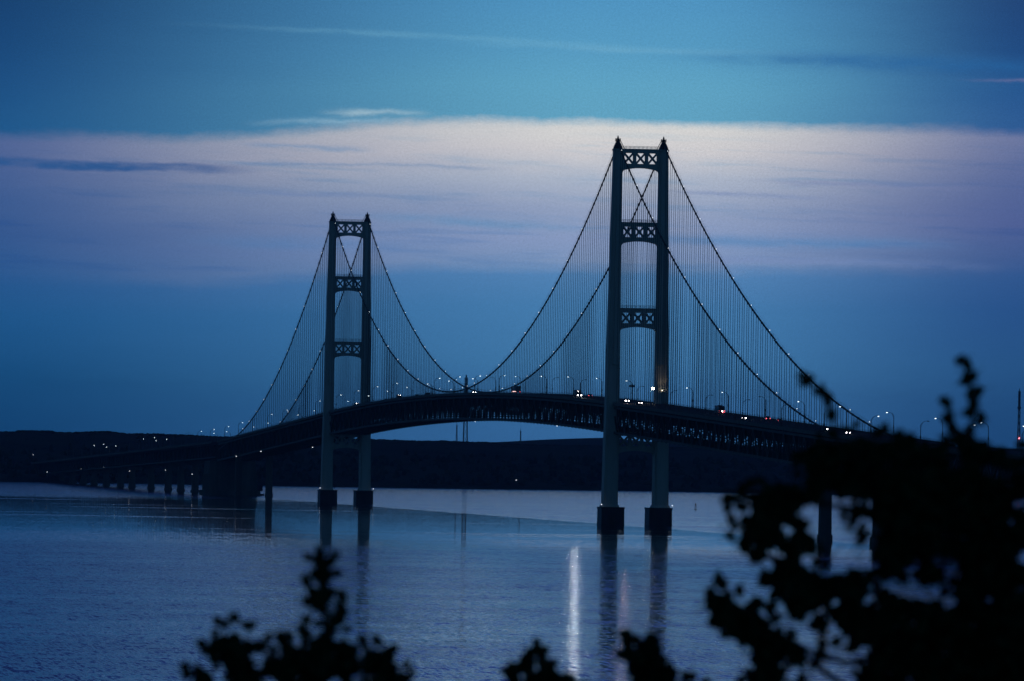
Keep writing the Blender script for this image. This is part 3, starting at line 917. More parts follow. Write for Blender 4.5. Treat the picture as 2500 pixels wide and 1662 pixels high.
def car(paint, hl=.17, kind='sedan', tl=.13):
    t = empty('car')
    if kind == 'sedan':
        prof = [(-2.3, .35), (2.3, .35), (2.32, .68), (2.15, .82), (1.05, .98), (-1.5, 1.02), (-2.25, .98), (-2.32, .7)]
        roof = [(.95, .97), (.25, 1.42), (-.95, 1.44), (-1.7, 1.0)]; r = .33; L = 2.3
    elif kind == 'suv':
        prof = [(-2.3, .45), (2.3, .45), (2.33, .85), (2.2, 1.05), (1.1, 1.15), (-2.2, 1.18), (-2.33, .9)]
        roof = [(1.0, 1.13), (.35, 1.75), (-1.9, 1.78), (-2.22, 1.16)]; r = .38; L = 2.33
    else:            # pickup
        prof = [(-2.8, .55), (2.7, .55), (2.72, 1.0), (2.6, 1.15), (1.2, 1.25), (-.9, 1.25), (-.95, 1.32), (-2.8, 1.32), (-2.83, .9)]
        roof = [(1.1, 1.23), (.55, 1.85), (-.7, 1.88), (-.92, 1.23)]; r = .4; L = 2.72
    body = prism(prof, 1.86).build('body', paint, t)
    cab = prism(roof, 1.72, 1.36, 1.3).build('window_band', M['glass'], t)
    zz = max(z for _, z in roof); ry = [y for y, z in roof if z > zz-.06]
    b = MB(); b.frustum(((0), sum(ry)/2, zz+.002), 1.36, max(ry)-min(ry), (0, sum(ry)/2, zz+.05), 1.2, (max(ry)-min(ry))*.9); b.build('roof', paint, t)
    for s in (-1, 1):
        m = MB(); m.box(s*1.02-.1, s*1.02+.1, .7, .82, prof[4][1], prof[4][1]+.17); m.build('mirror', paint, t)
    wheels(t, (-.8, .8), (-L*.62, L*.62), r)
    z = prof[2][1]
    for y, nm in ((L+.04, 'bumper'), (-L-.04, 'bumper')):
        b = MB(); b.box(-.85, .85, y-.08, y+.08, z-.3, z-.12); b.build(nm, M['chrome'], t)
    hp = [(-.68, L+.02, z), (.68, L+.02, z)]
    lights(t, 'headlight', hp, hl, M['lamp_head'], 1)
    lights(t, 'tail_light', [(-.74, -L-.02, z+.1), (.74, -L-.02, z+.1)], tl, M['lamp_tail'], -1)
    return t


def box_truck(box_l, box_h, paint, boxpaint, hl=.2, trailer=False, markers=(), extra_roof_lamps=False):
    t = empty('truck')
    w = 2.5
    cab = [(0, .5), (2.1, .5), (2.15, 1.2), (1.95, 1.5), (1.55, 2.55), (0., 2.65)]
    if trailer: cab = [(-.6, .6), (3.1, .6), (3.15, 1.45), (2.9, 1.7), (1.6, 1.85), (1.2, 2.75), (-.6, 3.0)]
    prism(cab, w-.1).build('cab', paint, t)
    b = MB(); y = (1.98, 1.6) if not trailer else (1.66, 1.28)
    z0, z1 = (1.5, 2.4) if not trailer else (1.9, 2.6)
    b.hexa([(-1.05, y[0]-.05, z0), (1.05, y[0]-.05, z0), (1.05, y[0]+.04, z0), (-1.05, y[0]+.04, z0)], [(-1., y[1]-.05, z1), (1., y[1]-.05, z1), (1., y[1]+.04, z1), (-1., y[1]+.04, z1)])
    b.build('windscreen', M['glass'], t)
    for s in (-1, 1):
        m = MB(); m.box(s*1.4-.1, s*1.4+.1, 1.5, 1.62, 1.7, 2.3); m.build('mirror', M['dark'], t)
    yb = -.25 if not trailer else -1.3
    b = MB(); b.box(-w/2, w/2, yb-box_l, yb, 1.05, 1.05+box_h); b.build('cargo_box', boxpaint, t)
    e = MB()
    for x in (-w/2, w/2): e.bar((x, yb-box_l-.02, 1.05), (x, yb-box_l-.02, 1.05+box_h), .1)
    e.bar((-w/2, yb-box_l-.02, 1.05+box_h), (w/2, yb-box_l-.02, 1.05+box_h), .1); e.bar((0, yb-box_l-.02, 1.05), (0, yb-box_l-.02, 1.05+box_h), .06)
    e.build('rear_door_frame', M['chrome'], t)
    c = MB(); c.box(-1.22, 1.22, yb-box_l+.02, yb-box_l+.1, .6, 1.04); c.build('rear_bumper', M['dark'], t)
    c = MB(); c.box(-.5, .5, yb-box_l+.12, 1.6, .65, 1.045); c.build('chassis', M['dark'], t)
    ys = [1.1, yb-box_l+1.6] if not trailer else [2.3, -.6-1.2, -3.1, yb-box_l+1.2, yb-box_l+2.5]
    wheels(t, (-1.05, 1.05), ys, .5, .34)
    F = 2.15 if not trailer else 3.15
    lights(t, 'headlight', [(-.85, F, 1.0), (.85, F, 1.0)], hl, M['lamp_head'], 1)
    lights(t, 'tail_light', [(-1.05, yb-box_l-.06, .9), (1.05, yb-box_l-.06, .9)], .15, M['lamp_tail'], -1)
    for p in markers:
        b = MB(); b.ball(p, .14, k=8, m=5); b.build('marker_light', M['lamp_marker'], t)
    if extra_roof_lamps:
        for x in (-.5, .5):
            b = MB(); b.ball((x, 1.3, 2.75), .1, k=8, m=5); b.build('extra_roof_light', M['lamp_head'], t)
    b = MB(); b.box(-1.15, 1.15, F-.03, F+.12, .5, .78); b.build('bumper', M['chrome'], t)
    return t


def coach():
    t = empty('motor_coach')
    w = 2.7; L = 11.
    prof = [(-L, .5), (0, .5), (.15, 1.2), (0, 3.1), (-.5, 3.45), (-L+.4, 3.45), (-L, 3.1), (-L-.1, 1.0)]
    prism(prof, w, w-.12, 3.0).build('body', M['dark'], t)
    for s in (-1, 1):
        for i in range(6):
            b = MB(); x = s*(w/2+.01); b.box(x-.02, x+.02, -1.2-i*1.6-1.4, -1.2-i*1.6, 1.7, 2.7); b.build('window', M['glass'], t)
    b = MB(); b.box(-1.1, 1.1, -L-.12, -L-.06, 1.9, 2.75); b.build('rear_window', M['glass'], t)
    b = MB(); b.box(-1.15, 1.15, .1, .16, 1.4, 2.8); b.build('windscreen', M['glass'], t)
    b = MB(); b.box(-.9, .9, -6.5, -4.6, 3.451, 3.75); b.build('roof_unit', M['silver'], t)
    b = MB(); b.tube([(-1.15, -L+.4, 3.3), (-1.2, -L+.3, 4.6)], .03, 5); b.build('aerial', M['pole'], t)
    wheels(t, (-1.15, 1.15), (-1.6, -8.2), .5, .32)
    lights(t, 'tail_light', [(-1.15, -L-.12, .95), (1.15, -L-.12, .95), (-1.15, -L-.12, 1.5), (.2, -L-.14, 1.0), (.62, -L-.14, .8), (1.15, -L-.12, 1.5)], .14, M['lamp_tail'], -1)
    lights(t, 'headlight', [(-1., .17, .9), (1., .17, .9)], .16, M['lamp_head'], 1)
    b = MB(); b.ball((.15, -L-.16, 1.25), .17, k=8, m=5); b.build('reversing_light', M['lamp_head'], t)
    return t


def put(t, lane, Y, toward, name, label, cat, group=None):
    t.name = name
    sl = (road(Y+3)-road(Y-3))/6
    t.location = (lane, Y, road(Y)+.01)
    t.rotation_euler = (-math.atan(sl) if toward else math.atan(sl), 0, math.pi if toward else 0)
    tag(t, label, cat, group)
    return t


ON, AW = -3.7, 3.7
G1 = 'vehicles crossing the bridge'
put(car(M['dark'], .24), ON, -556, True, 'car', 'dark car with bright headlights, nearest to the leafy tree', 'car', G1)
put(car(M['silver'], .23, 'suv'), ON, -507, True, 'car', 'car with headlights on, second from the leafy tree', 'car', G1)
put(car(M['dark'], .21), ON, -316, True, 'car', 'car with headlights below the dark motor coach', 'car', G1)
put(car(M['dark'], .17, 'suv'), ON, -33, True, 'car', 'car with small headlights just left of the near tower\'s right leg', 'car', G1)
v = put(car(M['silver'], .24, 'pickup'), ON, 6, True, 'pickup_truck', 'pickup truck with bright headlights between the near tower\'s legs', 'pickup truck', G1)
lights(v, 'headlight', [(-.5, 2.74, .72), (.5, 2.74, .72)], .15, M['lamp_head'], 1)
beam(v, [(0., 2.9,   .9)], 1500, rgb=(1., .72, .75))
v = put(box_truck(6.5, 2.3, M['dark'], M['dark'], .3, extra_roof_lamps=True), ON, 157, True, 'truck', 'dark truck with glaring headlights left of the near tower', 'truck', G1)  # roof lights added to this truck to carry the beams below
beam(v, [(-.5, 1.7, 2.95), (.5, 1.7, 2.95)], 5200, rgb=(.82, .92, 1.))  # added beams above the cab, clear of the kerb, not from the headlights
put(car(M['dark'], .18), ON, 539, True, 'car', 'car with two small headlights at the middle of the span', 'car', G1)
put(car(M['dark'], .19, 'pickup'), ON, 783, True, 'pickup_truck', 'dark pickup truck with headlights, midway between mid-span and far tower', 'pickup truck', G1)
put(box_truck(5., 2.1, M['dark'], M['dark'], .2, extra_roof_lamps=True), ON, 864, True, 'truck', 'small box truck with headlights, ahead of the pickup towards the far tower', 'truck', G1)
put(car(M['dark'], .3, 'suv'), ON, 926, True, 'car', 'car with one strong headlight, nearest right of the far tower', 'car', G1)
v = put(box_truck(4.5, 2.0, M['white'], M['white'], .34, extra_roof_lamps=True), ON, 1072, True, 'truck', 'truck with bright headlights between the far tower\'s legs', 'truck', G1)
put(coach(), AW, -205, False, 'motor_coach', 'tall dark motor coach seen from behind with red tail lights', 'coach', G1)
put(car(M['red'], .15, 'suv', .17), AW, -331, False, 'car', 'red car with glowing tail lights, behind the motor coach', 'car', G1)
put(car(M['dark'], .15, 'sedan', .12), AW, -359, False, 'car', 'low dark car with faint tail lights, following the red car', 'car', G1)
put(car(M['dark'], .15, 'sedan', .13), AW, 172, False, 'car', 'low car with faint tail lights close left of the near tower', 'car', G1)
put(box_truck(13.5, 2.75, M['white'], M['silver'], .15, True, [(-1.3, -14.7+3.4*i, .98) for i in range(4)]), AW, 439, False, 'semi_truck', 'articulated lorry with pale box trailer and marker lights near mid-span', 'lorry', G1)
put(box_truck(5.2, 2.1, M['dark'], M['dark'], .15), AW, 797, False, 'truck', 'dark box truck seen from behind between mid-span and far tower', 'truck', G1)
put(car(M['dark'], .2), ON, 2690, True, 'car', 'car with headlights on the far viaduct, right of a close pair', 'car', G1)
put(car(M['dark'], .27, 'suv'), ON, 2760, True, 'car', 'car with the brightest headlights on the far viaduct', 'car', G1)
put(car(M['dark'], .14, 'sedan', .1), AW, 1395, False, 'car', 'car with faint lights between the far tower and far anchorage', 'car', G1)


# ================================================================== masts on the far shore, shore lamps, buoy
def at_px(px, dist):        # a place on the far land: lateral metres from the view axis
    return CAM+FH*dist+RH*((px-1250)/18686.5*dist)


def lattice_mast(px, dist, zb, ztop, w0, w1, label, boxz=(), beacon=None, thin=False):
    p = at_px(px, dist)
    t = empty('radio_mast', (p.x, p.y, zb), label=label, cat='mast')
    H = ztop-zb; b = MB(); n = max(6, int(H/7))
    for i in range(n):
        f0, f1 = i/n, (i+1)/n; a, c = w0+(w1-w0)*min(1, f0*1.6), w0+(w1-w0)*min(1, f1*1.6)
        z0, z1 = H*f0, H*f1; th = .55 if not thin else .35
        cs = [(-1, -1), (1, -1), (1, 1), (-1, 1)]
        for j, (x, y) in enumerate(cs):
            b.bar((x*a, y*a, z0), (x*c, y*c, z1), th)
            x2, y2 = cs[(j+1) % 4]
            b.bar((x*a, y*a, z0), (x2*c, y2*c, z1), th*.6); b.bar((x*c, y*c, z1), (x2*c, y2*c, z1), th*.6)
    b.build('lattice', M['mast'], t)
    s = MB(); s.tube([(0, 0, H*.7), (0, 0, H+3)], w1*.55 if not thin else .2, 6); s.build('spire', M['mast'], t)
    for z, r in boxz:
        d_ = MB(); d_.tube([(0, 0, z-zb-r*.7), (0, 0, z-zb-r*.3), (0, 0, z-zb+r*.4), (0, 0, z-zb+r*.7)], [r*.7, r, r, r*.6], 10); d_.build('dish_platform', M['mast'], t)
    if beacon:
        q = MB(); q.ball((0, -w0-.6, beacon-zb), .75, k=8, m=5); q.build('beacon', M['lamp_red'], t)
    return t


lattice_mast(1140, 8050, 44, 112, 2.1, 1.3, 'thick radio mast rising behind the middle of the bridge', [(92, 1.6), (74, 2.2)])
lattice_mast(1119, 8060, 44, 62, .7, .4, 'thin short mast just left of the thick one', thin=True)
lattice_mast(1275, 8060, 42, 57, .6, .35, 'thin short mast under the bridge right of the thick one', [(56, .8)], thin=True)
lattice_mast(2491, 8000, 42, 107, 1.3, .8, 'tall radio mast with red light at the right edge', [(90, 2.0)], beacon=58)


def shore_lamp(px, py_z, dist, label, k=.7):
    p = at_px(px, dist); zt = py_z
    t = empty('shore_lamp', (p.x, p.y, zt-5.5), label=label, cat='lamp')
    b = MB(); b.tube([(0, 0, 0), (0, 0, 5.2)], .15, 6); b.build('post', M['pole'], t)
    g = MB(); g.ball((0, 0, 5.5), k, k=8, m=5); g.build('lamp_glass', M['lamp_small'], t)


shore_lamp(1266, 8.2, 7050, 'white lamp low on the far wooded shore under mid-span', .3)
shore_lamp(121, 9.5, 6640, 'small white lamp on the far shore at the left', .22)
shore_lamp(86, 24., 6900, 'faint lamp on the wooded slope at the far left', .18)
shore_lamp(1646, 8.5, 7150, 'faint lamp on the far shore right of the near tower', .25)
# channel buoy
p = CAM+FH*4580+RH*((1705-1250)/18686.5*4580)
t = empty('buoy', (p.x, p.y, 0), label='small dark channel buoy on the water right of the near tower', cat='buoy')
b = MB(); b.tube([(0, 0, -.6), (0, 0, .4)], .8, 10); b.build('float', M['dark'], t)
b = MB()
for a in range(4): b.bar((.8*math.cos(a*1.57), .8*math.sin(a*1.57), .6), (.25*math.cos(a*1.57), .25*math.sin(a*1.57), 3.2), .14)
b.tube([(0, 0, 2.6), (0, 0, 3.6)], .45, 8); b.build('cage', M['dark'], t)


# ================================================================== trees on the bluff
TREES = {"A":{"base":[-508.52,-3350.19,18.2],"polys":[[[0.01,11.049],[0.081,11.003],[0.106,10.937],[0.074,10.878],[0.089,10.838],[0.113,10.808],[0.1,10.761],[0.138,10.707],[0.18,10.727],[0.163,10.656],[0.14,10.597],[0.146,10.514],[0.189,10.487],[0.26,10.441],[0.28,10.376],[0.283,10.234],[-0.47,10.222],[-0.458,10.363],[-0.52,10.414],[-0.601,10.436],[-0.628,10.501],[-0.57,10.526],[-0.543,10.62],[-0.513,10.649],[-0.449,10.622],[-0.405,10.54],[-0.358,10.518],[-0.33,10.549],[-0.296,10.519],[-0.274,10.425],[-0.251,10.508],[-0.212,10.532],[-0.134,10.533],[-0.093,10.487],[-0.085,10.522],[-0.016,10.516],[-0.005,10.559],[-0.053,10.586],[-0.034,10.617],[0.012,10.642],[0.016,10.7],[0.003,10.747],[-0.018,10.775],[-0.005,10.841],[0.046,10.837],[0.046,10.877],[0.007,10.924],[0.016,10.983]],[[0.29,10.493],[0.337,10.518],[0.384,10.495],[0.431,10.496],[0.467,10.473],[0.488,10.379],[0.49,10.238],[0.278,10.234]],[[-0.684,10.359],[-0.614,10.384],[-0.578,10.337],[-0.576,10.22],[-0.694,10.218]],[[0.493,10.344],[0.528,10.368],[0.564,10.329],[0.565,10.239],[0.483,10.238]]],"holes":[[[-0.239,10.484],[-0.181,10.497],[-0.168,10.462],[-0.21,10.433]]],"leaves":[[-0.539,10.663],[-0.501,10.644],[-0.471,10.676],[-0.452,10.657],[-0.402,10.634],[-0.369,10.623],[-0.35,10.631],[-0.628,10.525],[-0.581,10.521],[-0.184,10.577],[-0.179,10.556],[-0.318,10.53],[-0.303,10.495],[-0.06,10.593],[-0.034,10.587],[-0.031,10.664],[0.176,10.715],[0.164,10.684],[0.146,10.656],[0.021,11.065],[0.034,11.03],[0.081,11.003],[0.012,10.94],[0.111,10.937],[-0.005,10.837],[0.108,10.831],[-0.028,10.782],[0.193,10.534],[0.179,10.51],[0.282,10.559],[0.301,10.529],[0.36,10.565],[0.374,10.542],[0.344,10.494],[0.443,10.496],[0.462,10.513],[-0.661,10.378],[-0.621,10.37],[-0.602,10.36],[0.521,10.361],[0.065,10.96],[0.052,10.925],[0.073,10.807],[0.038,10.771],[0.062,10.737],[0.031,10.654],[-0.146,10.521],[-0.216,10.513],[0.208,10.468],[0.244,10.434]],"twigs":[[[0.071,10.231],[0.07,10.56],[0.06,10.866],[0.049,10.96],[0.021,11.082]],[[-0.47,10.222],[-0.498,10.456],[-0.506,10.644]],[[-0.399,10.223],[-0.381,10.505],[-0.364,10.623]],[[-0.164,10.227],[-0.177,10.415],[-0.184,10.579]],[[0.342,10.235],[0.338,10.424],[0.352,10.565]],[[0.089,10.56],[0.146,10.656],[0.175,10.727]],[[-0.635,10.219],[-0.625,10.36]],[[0.042,10.56],[-0.03,10.606]]]},"B":{"base":[-507.0,-3348.38,17.54],"polys":[[[0.019,11.156],[0.051,11.164],[0.082,11.096],[0.107,11.035],[0.132,10.998],[0.187,10.962],[0.189,10.852],[-0.16,10.846],[-0.143,10.989],[-0.084,10.97],[-0.07,11.056],[-0.029,11.104],[0.008,11.095],[0.024,10.997],[0.044,10.997],[0.053,11.058]]],"holes":[],"leaves":[[0.031,11.186],[0.024,11.164],[0.046,11.14],[-0.024,11.101],[-0.044,11.079],[-0.009,11.094],[0.069,11.083],[0.095,11.047],[-0.126,10.982],[-0.093,10.97],[0.163,10.962],[-0.065,11.044],[0.113,11.01]],"twigs":[[[0.012,10.849],[0.054,10.997],[0.031,11.193]],[[-0.037,10.848],[-0.022,11.106]],[[-0.111,10.847],[-0.118,10.982]]]},"C":{"base":[-506.36,-3348.47,17.54],"polys":[[[-0.095,11.183],[-0.07,11.193],[-0.044,11.208],[-0.017,11.214],[-0.001,11.155],[0.056,11.161],[0.092,11.176],[0.127,11.132],[0.123,11.078],[0.193,11.035],[0.229,10.962],[0.317,10.964],[0.324,10.865],[-0.05,10.859],[-0.057,11.006],[-0.079,11.104]]],"holes":[],"leaves":[[-0.085,11.188],[-0.077,11.158],[-0.024,11.213],[-0.016,11.184],[0.088,11.166],[0.113,11.142],[0.123,11.108],[0.173,11.04],[0.208,10.999],[0.293,10.968],[-0.054,11.105],[0.031,11.143]],"twigs":[[[0.073,10.861],[0.045,11.057],[-0.019,11.204]],[[0.022,10.958],[-0.066,11.105],[-0.085,11.19]],[[0.098,10.861],[0.123,11.12]],[[0.294,10.865],[0.293,10.975]]]},"D":{"base":[-504.8,-3349.69,17.87],"polys":[[[-0.831,11.948],[-0.748,12.058],[-0.617,12.096],[-0.472,12.099],[-0.327,12.077],[-0.183,12.113],[-0.087,12.086],[0.034,12.071],[0.106,12.089],[0.202,12.105],[0.286,12.107],[0.352,12.06],[0.444,12.018],[0.613,11.997],[1.0,11.907],[1.025,10.367],[-0.419,10.343],[-0.45,10.727],[-0.524,10.87],[-0.597,10.903],[-0.657,10.887],[-0.697,10.819],[-0.726,10.698],[-0.763,10.77],[-0.801,10.853],[-0.838,10.942],[-0.87,11.105],[-0.902,11.172],[-0.927,11.2],[-0.993,11.266],[-1.018,11.338],[-1.068,11.414],[-1.107,11.462],[-1.132,11.534],[-1.147,11.557],[-1.198,11.593],[-1.221,11.664],[-1.249,11.719],[-1.225,11.761],[-1.164,11.714],[-1.091,11.679],[-1.129,11.774],[-1.094,11.823],[-1.022,11.848],[-0.973,11.801],[-0.913,11.79],[-0.842,11.864]],[[-1.289,11.278],[-1.253,11.243],[-1.228,11.195],[-1.179,11.16],[-1.154,11.112],[-1.106,11.089],[-1.07,11.145],[-1.034,11.126],[-1.033,11.078],[-0.962,11.118],[-0.913,11.104],[-0.888,11.032],[-0.858,10.961],[-0.813,10.889],[-0.787,10.769],[-0.757,10.674],[-0.735,10.53],[-1.084,10.524],[-1.105,10.783],[-1.138,10.86],[-1.187,10.931],[-1.236,10.966],[-1.309,10.989],[-1.297,11.037],[-1.327,11.085],[-1.323,11.121],[-1.343,11.181],[-1.312,11.205]]],"holes":[[[-0.706,11.697],[-0.611,11.771],[-0.558,11.748],[-0.533,11.688],[-0.549,11.621],[-0.488,11.581],[-0.414,11.486],[-0.442,11.449],[-0.558,11.452],[-0.678,11.469],[-0.74,11.564],[-0.725,11.632]],[[-1.212,11.701],[-1.164,11.721],[-1.079,11.667],[-1.11,11.649]],[[-0.909,11.573],[-0.873,11.591],[-0.836,11.551],[-0.853,11.529]],[[-0.814,11.683],[-0.718,11.704],[-0.71,11.656],[-0.79,11.631]],[[-0.666,11.433],[-0.413,11.438],[-0.376,11.378],[-0.472,11.357],[-0.531,11.308],[-0.575,11.326],[-0.629,11.378]],[[0.021,11.394],[0.153,11.397],[0.142,11.334],[0.115,11.242],[0.07,11.313],[0.01,11.324]],[[-0.194,11.273],[-0.097,11.262],[-0.043,11.215],[0.011,11.252],[0.091,11.23],[0.121,11.146],[0.093,11.097],[0.049,11.178],[-0.096,11.176],[-0.18,11.189]],[[-0.261,11.279],[-0.218,11.284],[-0.216,11.176],[-0.25,11.188]],[[-0.386,11.229],[-0.342,11.198],[-0.365,11.138],[-0.432,11.1],[-0.404,11.156]],[[-0.827,10.985],[-0.78,11.058],[-0.707,11.035],[-0.73,10.951],[-0.634,10.94],[-0.611,11.037],[-0.538,10.966],[-0.488,10.871],[-0.462,10.775],[-0.454,10.703],[-0.497,10.688],[-0.523,10.822],[-0.573,10.893],[-0.645,10.916],[-0.692,10.843],[-0.714,10.722],[-0.776,10.818]],[[-0.356,10.921],[-0.308,10.917],[-0.303,10.886],[-0.337,10.893]],[[0.454,11.445],[0.622,11.455],[0.623,11.405],[0.466,11.412]],[[0.487,11.759],[0.617,11.775],[0.618,11.708],[0.493,11.711]]],"leaves":[[0.178,12.567],[0.19,12.536],[0.159,12.543],[0.127,12.567],[0.148,12.446],[0.177,12.471],[0.201,12.486],[0.165,12.442],[0.25,12.398],[0.231,12.383],[0.19,12.387],[0.211,12.303],[0.23,12.323],[0.185,12.266],[0.204,12.279],[0.267,12.232],[0.253,12.212],[0.186,12.177],[0.196,12.158],[0.154,12.129],[0.141,12.145],[0.061,12.315],[0.055,12.286],[0.018,12.336],[0.058,12.243],[0.065,12.219],[0.104,12.186],[0.095,12.166],[-0.762,12.455],[-0.771,12.426],[-0.75,12.417],[-0.803,12.466],[-0.698,12.372],[-0.686,12.389],[-0.65,12.356],[-0.635,12.332],[-0.619,12.265],[-0.638,12.235],[-0.305,12.186],[-0.295,12.155],[-0.478,12.176],[-0.497,12.146],[-0.171,12.109],[-0.147,12.119],[0.106,12.104],[-1.225,11.734],[-1.201,11.744],[-1.169,11.711],[-1.135,11.69],[-1.231,11.671],[-1.199,11.624],[-1.174,11.581],[-1.125,11.534],[-1.107,11.474],[-1.116,11.438],[-1.082,11.433],[-1.094,11.828],[-1.058,11.843],[-1.017,11.844],[-1.277,11.29],[-1.291,11.261],[-1.252,11.238],[-1.317,11.184],[-1.328,11.169],[-1.247,11.219],[-1.203,11.171],[-1.226,11.123],[-1.31,11.097],[-1.274,11.074],[-1.063,11.138],[-1.046,11.114],[-1.077,11.106],[-0.937,11.108],[-0.961,11.079],[-1.302,11.004],[-1.273,10.997],[-1.223,10.93],[-1.154,11.1],[-0.989,11.307],[-1.008,11.283],[-0.976,11.247],[-0.902,11.176],[-0.853,11.117],[-0.829,11.081],[-0.679,11.036],[-0.69,10.988],[-0.665,10.964],[-0.64,10.88],[-0.669,10.868],[-0.769,10.854],[-0.53,11.664],[-0.542,11.635],[-0.5,11.568],[-0.438,11.497],[-0.419,11.526]],"twigs":[[[0.038,10.35],[0.046,11.313],[0.133,11.916],[0.189,12.158],[0.235,12.315],[0.221,12.4],[0.16,12.459],[0.178,12.567]],[[0.155,12.061],[0.105,12.181],[0.059,12.312]],[[0.046,11.313],[-0.321,11.668],[-0.542,11.977],[-0.631,12.264],[-0.762,12.455]],[[-0.321,11.668],[-0.803,11.732],[-1.045,11.776],[-1.225,11.737]],[[0.038,11.072],[-0.555,11.255],[-0.917,11.345],[-1.125,11.534],[-1.223,11.652]],[[0.032,10.711],[-0.668,10.819],[-1.008,11.006],[-1.178,11.124],[-1.277,11.278]],[[-1.008,11.006],[-1.309,11.025]],[[-0.542,11.977],[-0.328,12.125],[-0.305,12.186]],[[0.048,11.193],[0.327,11.799],[0.517,11.995]]]}}
TLAB = dict(A=('dark leafy tree with a pointed spire top below the far tower', 'tree'),
            B=('small forked treetop at the bottom edge right of centre', 'tree'),
            C=('small bushy treetop at the bottom edge under the near tower', 'tree'),
            D=('big dark leafy tree filling the lower right with loose top shoots', 'tree'))


def inside(p, poly):
    x, y = p; r = False; j = len(poly)-1
    for i in range(len(poly)):
        xi, yi = poly[i]; xj, yj = poly[j]
        if (yi > y) != (yj > y) and x < (xj-xi)*(y-yi)/(yj-yi)+xi: r = not r
        j = i
    return r


def leaf_shape(b, c, L, W, tip, nrm):
    """pointed oval blade folded slightly along its midrib"""
    t = tip.normalized(); u = t.cross(nrm)
    if u.length < 1e-4: u = t.cross(Vector((.3, .5, .8)))
    u.normalize(); n = u.cross(t)
    q = [c-t*L*.5, c-t*L*.2+u*W*.44+n*W*.12, c+t*L*.12+u*W*.42+n*W*.12, c+t*L*.5, c+t*L*.12-u*W*.42+n*W*.12, c-t*L*.2-u*W*.44+n*W*.12]
    b.add([tuple(v) for v in q], [(0, 1, 2, 3), (0, 3, 4, 5)])


lv = MB(); leaf_shape(lv, Vector((0, 0, 0)), .098, .074, Vector((1, 0, 0)), Vector((0, 0, 1)))
lv.tube([(-.095, 0, -.004), (-.048, 0, 0)], .0022, 4)
LEAF = lv.mesh('leaf', M['leaf'])
R2 = random.Random(11)


def rvec():
    while True:
        v = Vector((R2.uniform(-1, 1), R2.uniform(-1, 1), R2.uniform(-1, 1)))
        if .05 < v.length < 1: return v.normalized()


